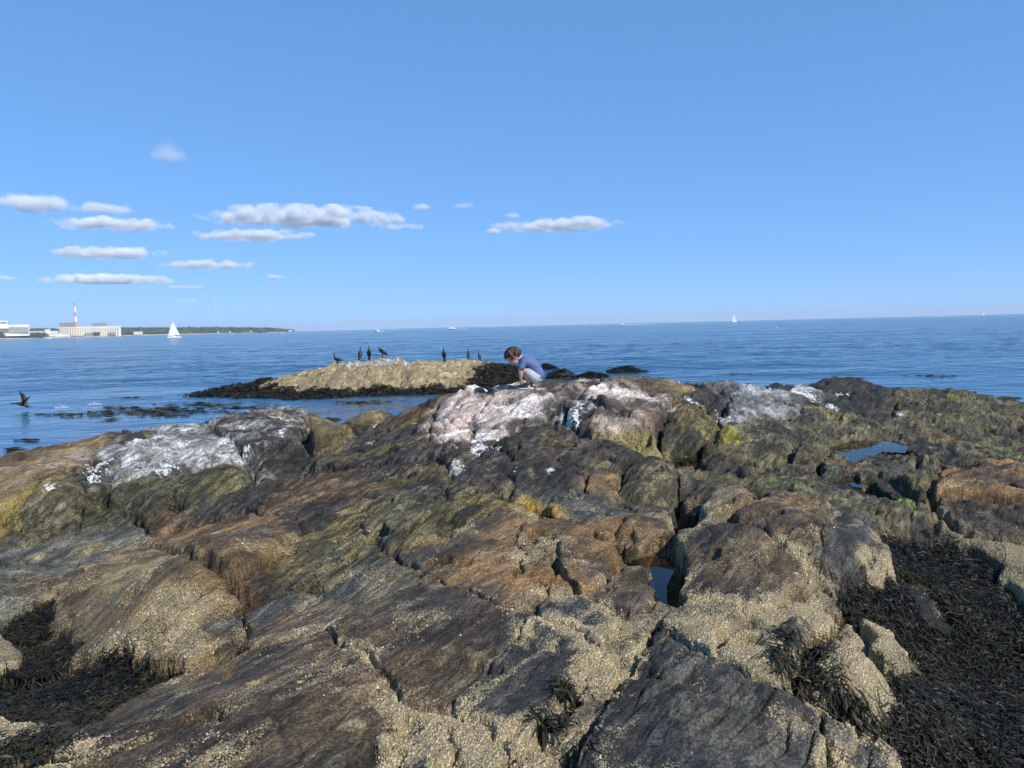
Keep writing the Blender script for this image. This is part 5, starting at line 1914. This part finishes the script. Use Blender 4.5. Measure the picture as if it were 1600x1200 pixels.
def sailboat(px, py, D, L_, mast, rz, label, sails=True, heel=0):
    p = far(px, hor(px), D)
    root = empty('sailboat', (p[0], p[1], 0), rz)
    root.rotation_euler = (heel, 0, rz)
    tag(root, label, 'sailboat')
    h_ = hull(L_, L_ * .3, L_ * .11).build('hull', M_HULL, root, True)
    MB().tube([(-L_ * .42, -L_ * .125, L_ * .07), (0, -L_ * .155, L_ * .07), (L_ * .3, -L_ * .1, L_ * .08)], [.06, .06, .06], 6).build('stripe', M_NAVY, h_)
    MB().add([(-L_ * .15, -L_ * .08, L_ * .11), (L_ * .18, -L_ * .06, L_ * .12), (L_ * .18, L_ * .06, L_ * .12), (-L_ * .15, L_ * .08, L_ * .11),
              (-L_ * .13, -L_ * .07, L_ * .17), (L_ * .10, -L_ * .05, L_ * .16), (L_ * .10, L_ * .05, L_ * .16), (-L_ * .13, L_ * .07, L_ * .17)],
             [(4, 5, 6, 7), (0, 1, 5, 4), (1, 2, 6, 5), (2, 3, 7, 6), (3, 0, 4, 7)]).build('cabin', M_HULL, root)
    MB().tube([(L_ * .08, 0, L_ * .1), (L_ * .07, 0, mast)], [.10, .06], 8).build('mast', M_SPAR, root)
    bl = L_ * .42
    MB().tube([(L_ * .08, 0, L_ * .24), (-bl, L_ * .05, L_ * .23)], [.07, .06], 8).build('boom', M_SPAR, root)
    if sails:
        sail((L_ * .07, 0, L_ * .26), (-bl, L_ * .05, L_ * .25), (L_ * .07, 0, mast * .98), .35).build('mainsail', M_SAIL, root, True)
        sail((L_ * .47, 0, L_ * .16), (L_ * .0, L_ * .10, L_ * .2), (L_ * .085, 0, mast * .9), .4).build('jib', M_SAIL, root, True)
    else:
        MB().tube([(L_ * .05, 0, L_ * .27), (-bl * .9, L_ * .05, L_ * .27)], [.16, .12], 8).build('furled_sail', M_SAIL, root)
    return root


sailboat(272, 528, 508, 7.6, 10.3, R(205), 'large white sloop under full sail off the wooded headland', True, R(3))
sailboat(73, 529, 1150, 10.5, 20, R(8), 'white yacht anchored with bare mast below the white office', False)
sailboat(1147.5, 503.5, 1180, 8.0, 13.6, R(12), 'small white sloop under sail alone on the open horizon', True, R(-4))
sailboat(1537, 492.3, 2600, 9, 11, R(30), 'tiny white sail on the horizon at the far right', True)
sailboat(363, 524, 900, 1.6, 2.6, R(160), 'tiny white dinghy sail between the sloop and the headland', True)


def motorboat(px, D, L_, rz, label, wake=0, pitch=0):
    p = far(px, hor(px), D)
    root = empty('motorboat', (p[0], p[1], 0), rz)
    root.rotation_euler = (0, pitch, rz)
    tag(root, label, 'motorboat')
    hull(L_, L_ * .34, L_ * .15, .6).build('hull', M_HULL, root, True)
    MB().add([(-L_ * .25, -L_ * .12, L_ * .15), (L_ * .15, -L_ * .10, L_ * .17), (L_ * .15, L_ * .10, L_ * .17), (-L_ * .25, L_ * .12, L_ * .15),
              (-L_ * .22, -L_ * .10, L_ * .30), (L_ * .02, -L_ * .08, L_ * .29), (L_ * .02, L_ * .08, L_ * .29), (-L_ * .22, L_ * .10, L_ * .30)],
             [(4, 5, 6, 7), (0, 1, 5, 4), (2, 3, 7, 6), (3, 0, 4, 7)]).build('cabin', M_HULL, root)
    MB().add([(L_ * .151, -L_ * .10, L_ * .172), (L_ * .151, L_ * .10, L_ * .172), (L_ * .021, L_ * .08, L_ * .292), (L_ * .021, -L_ * .08, L_ * .292), (L_ * .16, 0, L_ * .175), (L_ * .03, 0, L_ * .30)],
             [(0, 4, 5, 3), (4, 1, 2, 5)]).build('windscreen', M_GLASS, root)
    MB().box(-L_ * .56, -L_ * .5, -L_ * .05, L_ * .05, -.1, L_ * .16).build('outboard', M_NAVY, root)
    if wake:
        r = random.Random(int(px))
        m = MB()
        d = Vector((math.cos(rz), math.sin(rz), 0))
        n_ = Vector((-d.y, d.x, 0))
        for k in range(int(wake * 5)):
            t = r.random()
            q = Vector((p[0], p[1], 0)) - d * (L_ * .5 + t * wake) + n_ * r.normalvariate(0, .5 + 1.6 * t)
            m.ball((q.x, q.y, .02), (r.uniform(.4, 1.3), r.uniform(.3, .8), r.uniform(.1, .45) * (1 - .6 * t)), 6, 4)
        tag(m.build('wake_foam', M_FOAM, None, True), kind='stuff')


motorboat(588.5, 820, 7.5, R(150), 'white speedboat with its bow lifted, left of the faint far shore', 5, R(-14))
motorboat(706, 980, 10, R(176), 'white cabin cruiser in front of the faint far shore', 14)
motorboat(937, 1900, 6.5, R(170), 'tiny white motorboat near the horizon right of the boy', 3)
motorboat(973, 1150, 7.5, R(176), 'white motorboat with the long straight wake', 46, R(-4))
motorboat(1461, 2600, 8, R(178), 'tiny speedboat with a wake on the right horizon', 50)
motorboat(615, 1900, 6, R(170), 'tiny white boat just right of the bow-lifted speedboat', 2)


def buoy(px, D, r0_, label):
    p = far(px, hor(px), D)
    o = empty('buoy', (p[0], p[1], 0))
    tag(o, label, 'buoy')
    MB().ball((0, 0, r0_ * .4), r0_, 12, 8).build('float', M_HULL, o, True)
    MB().tube([(0, 0, r0_), (0, 0, r0_ * 2.6)], [r0_ * .25, r0_ * .15], 8).build('spindle', M_HULL, o)


buoy(1214.5, 244, .18, 'small white buoy below the sloop on the open horizon')
buoy(442, 760, .5, 'small white buoy off the tip of the headland')

# ------------------------------------------------------------------ fair-weather clouds
def cloud_material():
    m, t, b = newmat('cloud_vapour')
    L = t.links
    t.nodes.remove(b)
    out = [n for n in t.nodes if n.type == 'OUTPUT_MATERIAL'][0]
    tc = N(t, 'ShaderNodeTexCoord')
    geo = N(t, 'ShaderNodeNewGeometry')
    n1 = N(t, 'ShaderNodeTexNoise', i_Scale=1 / 190.0, i_Detail=7.0, i_Roughness=0.6)
    L.new(geo.outputs['Position'], n1.inputs['Vector'])
    ln = N(t, 'ShaderNodeVectorMath', operation='LENGTH')
    L.new(tc.outputs['Object'], ln.inputs[0])
    sp = N(t, 'ShaderNodeSeparateXYZ')
    L.new(tc.outputs['Object'], sp.inputs[0])
    body = math_n(t, 'SUBTRACT', 0.78, ln.outputs['Value'])
    base = ramp(t, sp.outputs[2], -.62, -.38)
    d = math_n(t, 'ADD', body, math_n(t, 'MULTIPLY', math_n(t, 'SUBTRACT', n1.outputs[0], 0.5), 3.2))
    oi = N(t, 'ShaderNodeObjectInfo')
    d = math_n(t, 'ADD', d, math_n(t, 'MULTIPLY', math_n(t, 'SUBTRACT', oi.outputs['Alpha'], 1.0), 0.45))
    d = math_n(t, 'MULTIPLY', ramp(t, d, 0.0, 0.55), base)
    d = math_n(t, 'MULTIPLY', d, math_n(t, 'MULTIPLY', oi.outputs['Alpha'], 0.02))
    v = N(t, 'ShaderNodeVolumePrincipled')
    v.inputs['Color'].default_value = (1, 1, 1, 1)
    v.inputs['Anisotropy'].default_value = -0.15
    L.new(d, v.inputs['Density'])
    L.new(v.outputs[0], out.inputs['Volume'])
    m.cycles.volume_step_rate = 0.4
    return m


M_CLOUD = cloud_material()
unit = MB().ball((0, 0, 0), 1.0, 24, 16)
cm = None
CLOUDS = [(55, 320, 160, 52, 1, 'white cloud bank cut off by the left edge of the sky'), (178, 328, 135, 34, .65, 'thin grey cloud trailing right from the cloud bank'),
          (184, 353, 175, 34, 1, 'flat white cloud just below the left cloud bank'), (181, 397, 160, 34, 1, 'white cloud third from the top of the left stack'),
          (330, 415, 150, 28, .8, 'small white cloud low between the left stack and the big cloud'), (174, 438, 185, 30, 1, 'lowest white cloud above the power station'),
          (480, 342, 320, 54, 1.1, 'biggest white cloud, long and flat, left of the middle'), (400, 370, 195, 30, 1, 'second layer under the left half of the biggest cloud'),
          (628, 357, 78, 28, .9, 'small puff at the lower right end of the biggest cloud'), (667, 326, 38, 22, .8, 'tiny puff right of the biggest cloud'),
          (722, 325, 60, 20, .45, 'faint wisp between the two long clouds'), (872, 354, 215, 40, 1, 'long white cloud in the middle of the sky'),
          (802, 339, 50, 22, .7, 'small puff above the left end of the middle cloud'), (774, 363, 42, 22, 1, 'round white puff left of the middle cloud'),
          (278, 245, 78, 62, .30, 'lone torn wisp high above the other clouds'), (438, 433, 76, 16, .5, 'faint low streak of cloud right of the left stack'),
          (12, 435, 60, 14, .6, 'low thin cloud at the left edge above the office'), (292, 449, 95, 14, .45, 'faint streak of cloud above the headland'), (295, 470, 60, 12, .45, 'lowest faint streak of cloud above the headland')]
for px, py, wpx, hpx, dens, lab in CLOUDS:
    el = (hor(px) - py) / 1220
    D = min(1050 / el, 17000)
    c = far(px, py, D)
    if cm is None:
        o = unit.build('cloud', M_CLOUD, None, True)
        cm = o.data
    else:
        o = bpy.data.objects.new('cloud', cm)
        col.objects.link(o)
    k = math.hypot(c[0], c[1]) / 1220 * .5
    o.location = c
    o.rotation_euler = (0, 0, -math.atan2(c[0], c[1]))
    o.scale = (wpx * k, max(wpx * k * .6, 150), hpx * k * .6)
    o.color = (1, 1, 1, dens)
    tag(o, lab, 'cloud', 'fair-weather clouds low in the sky')
# ------------------------------------------------------------------ the air between here and the far shore
hz_m = bpy.data.materials.new('haze')
hz_m.use_nodes = True
ht = hz_m.node_tree
ht.nodes.clear()
ho = ht.nodes.new('ShaderNodeOutputMaterial')
hv = ht.nodes.new('ShaderNodeVolumePrincipled')
hv.inputs['Color'].default_value = (.80, .90, 1, 1)
hv.inputs['Density'].default_value = 8e-5
ht.links.new(hv.outputs[0], ho.inputs['Volume'])
hb = MB().box(-21000, 21000, -400, 21000, -3, 175).build('haze', hz_m)
tag(hb, kind='stuff')
print('tris', sum(len(o.data.loops) - 2 * len(o.data.polygons) for o in sc.objects if o.type == 'MESH'))
print('done', round(time.time() - T0, 1))
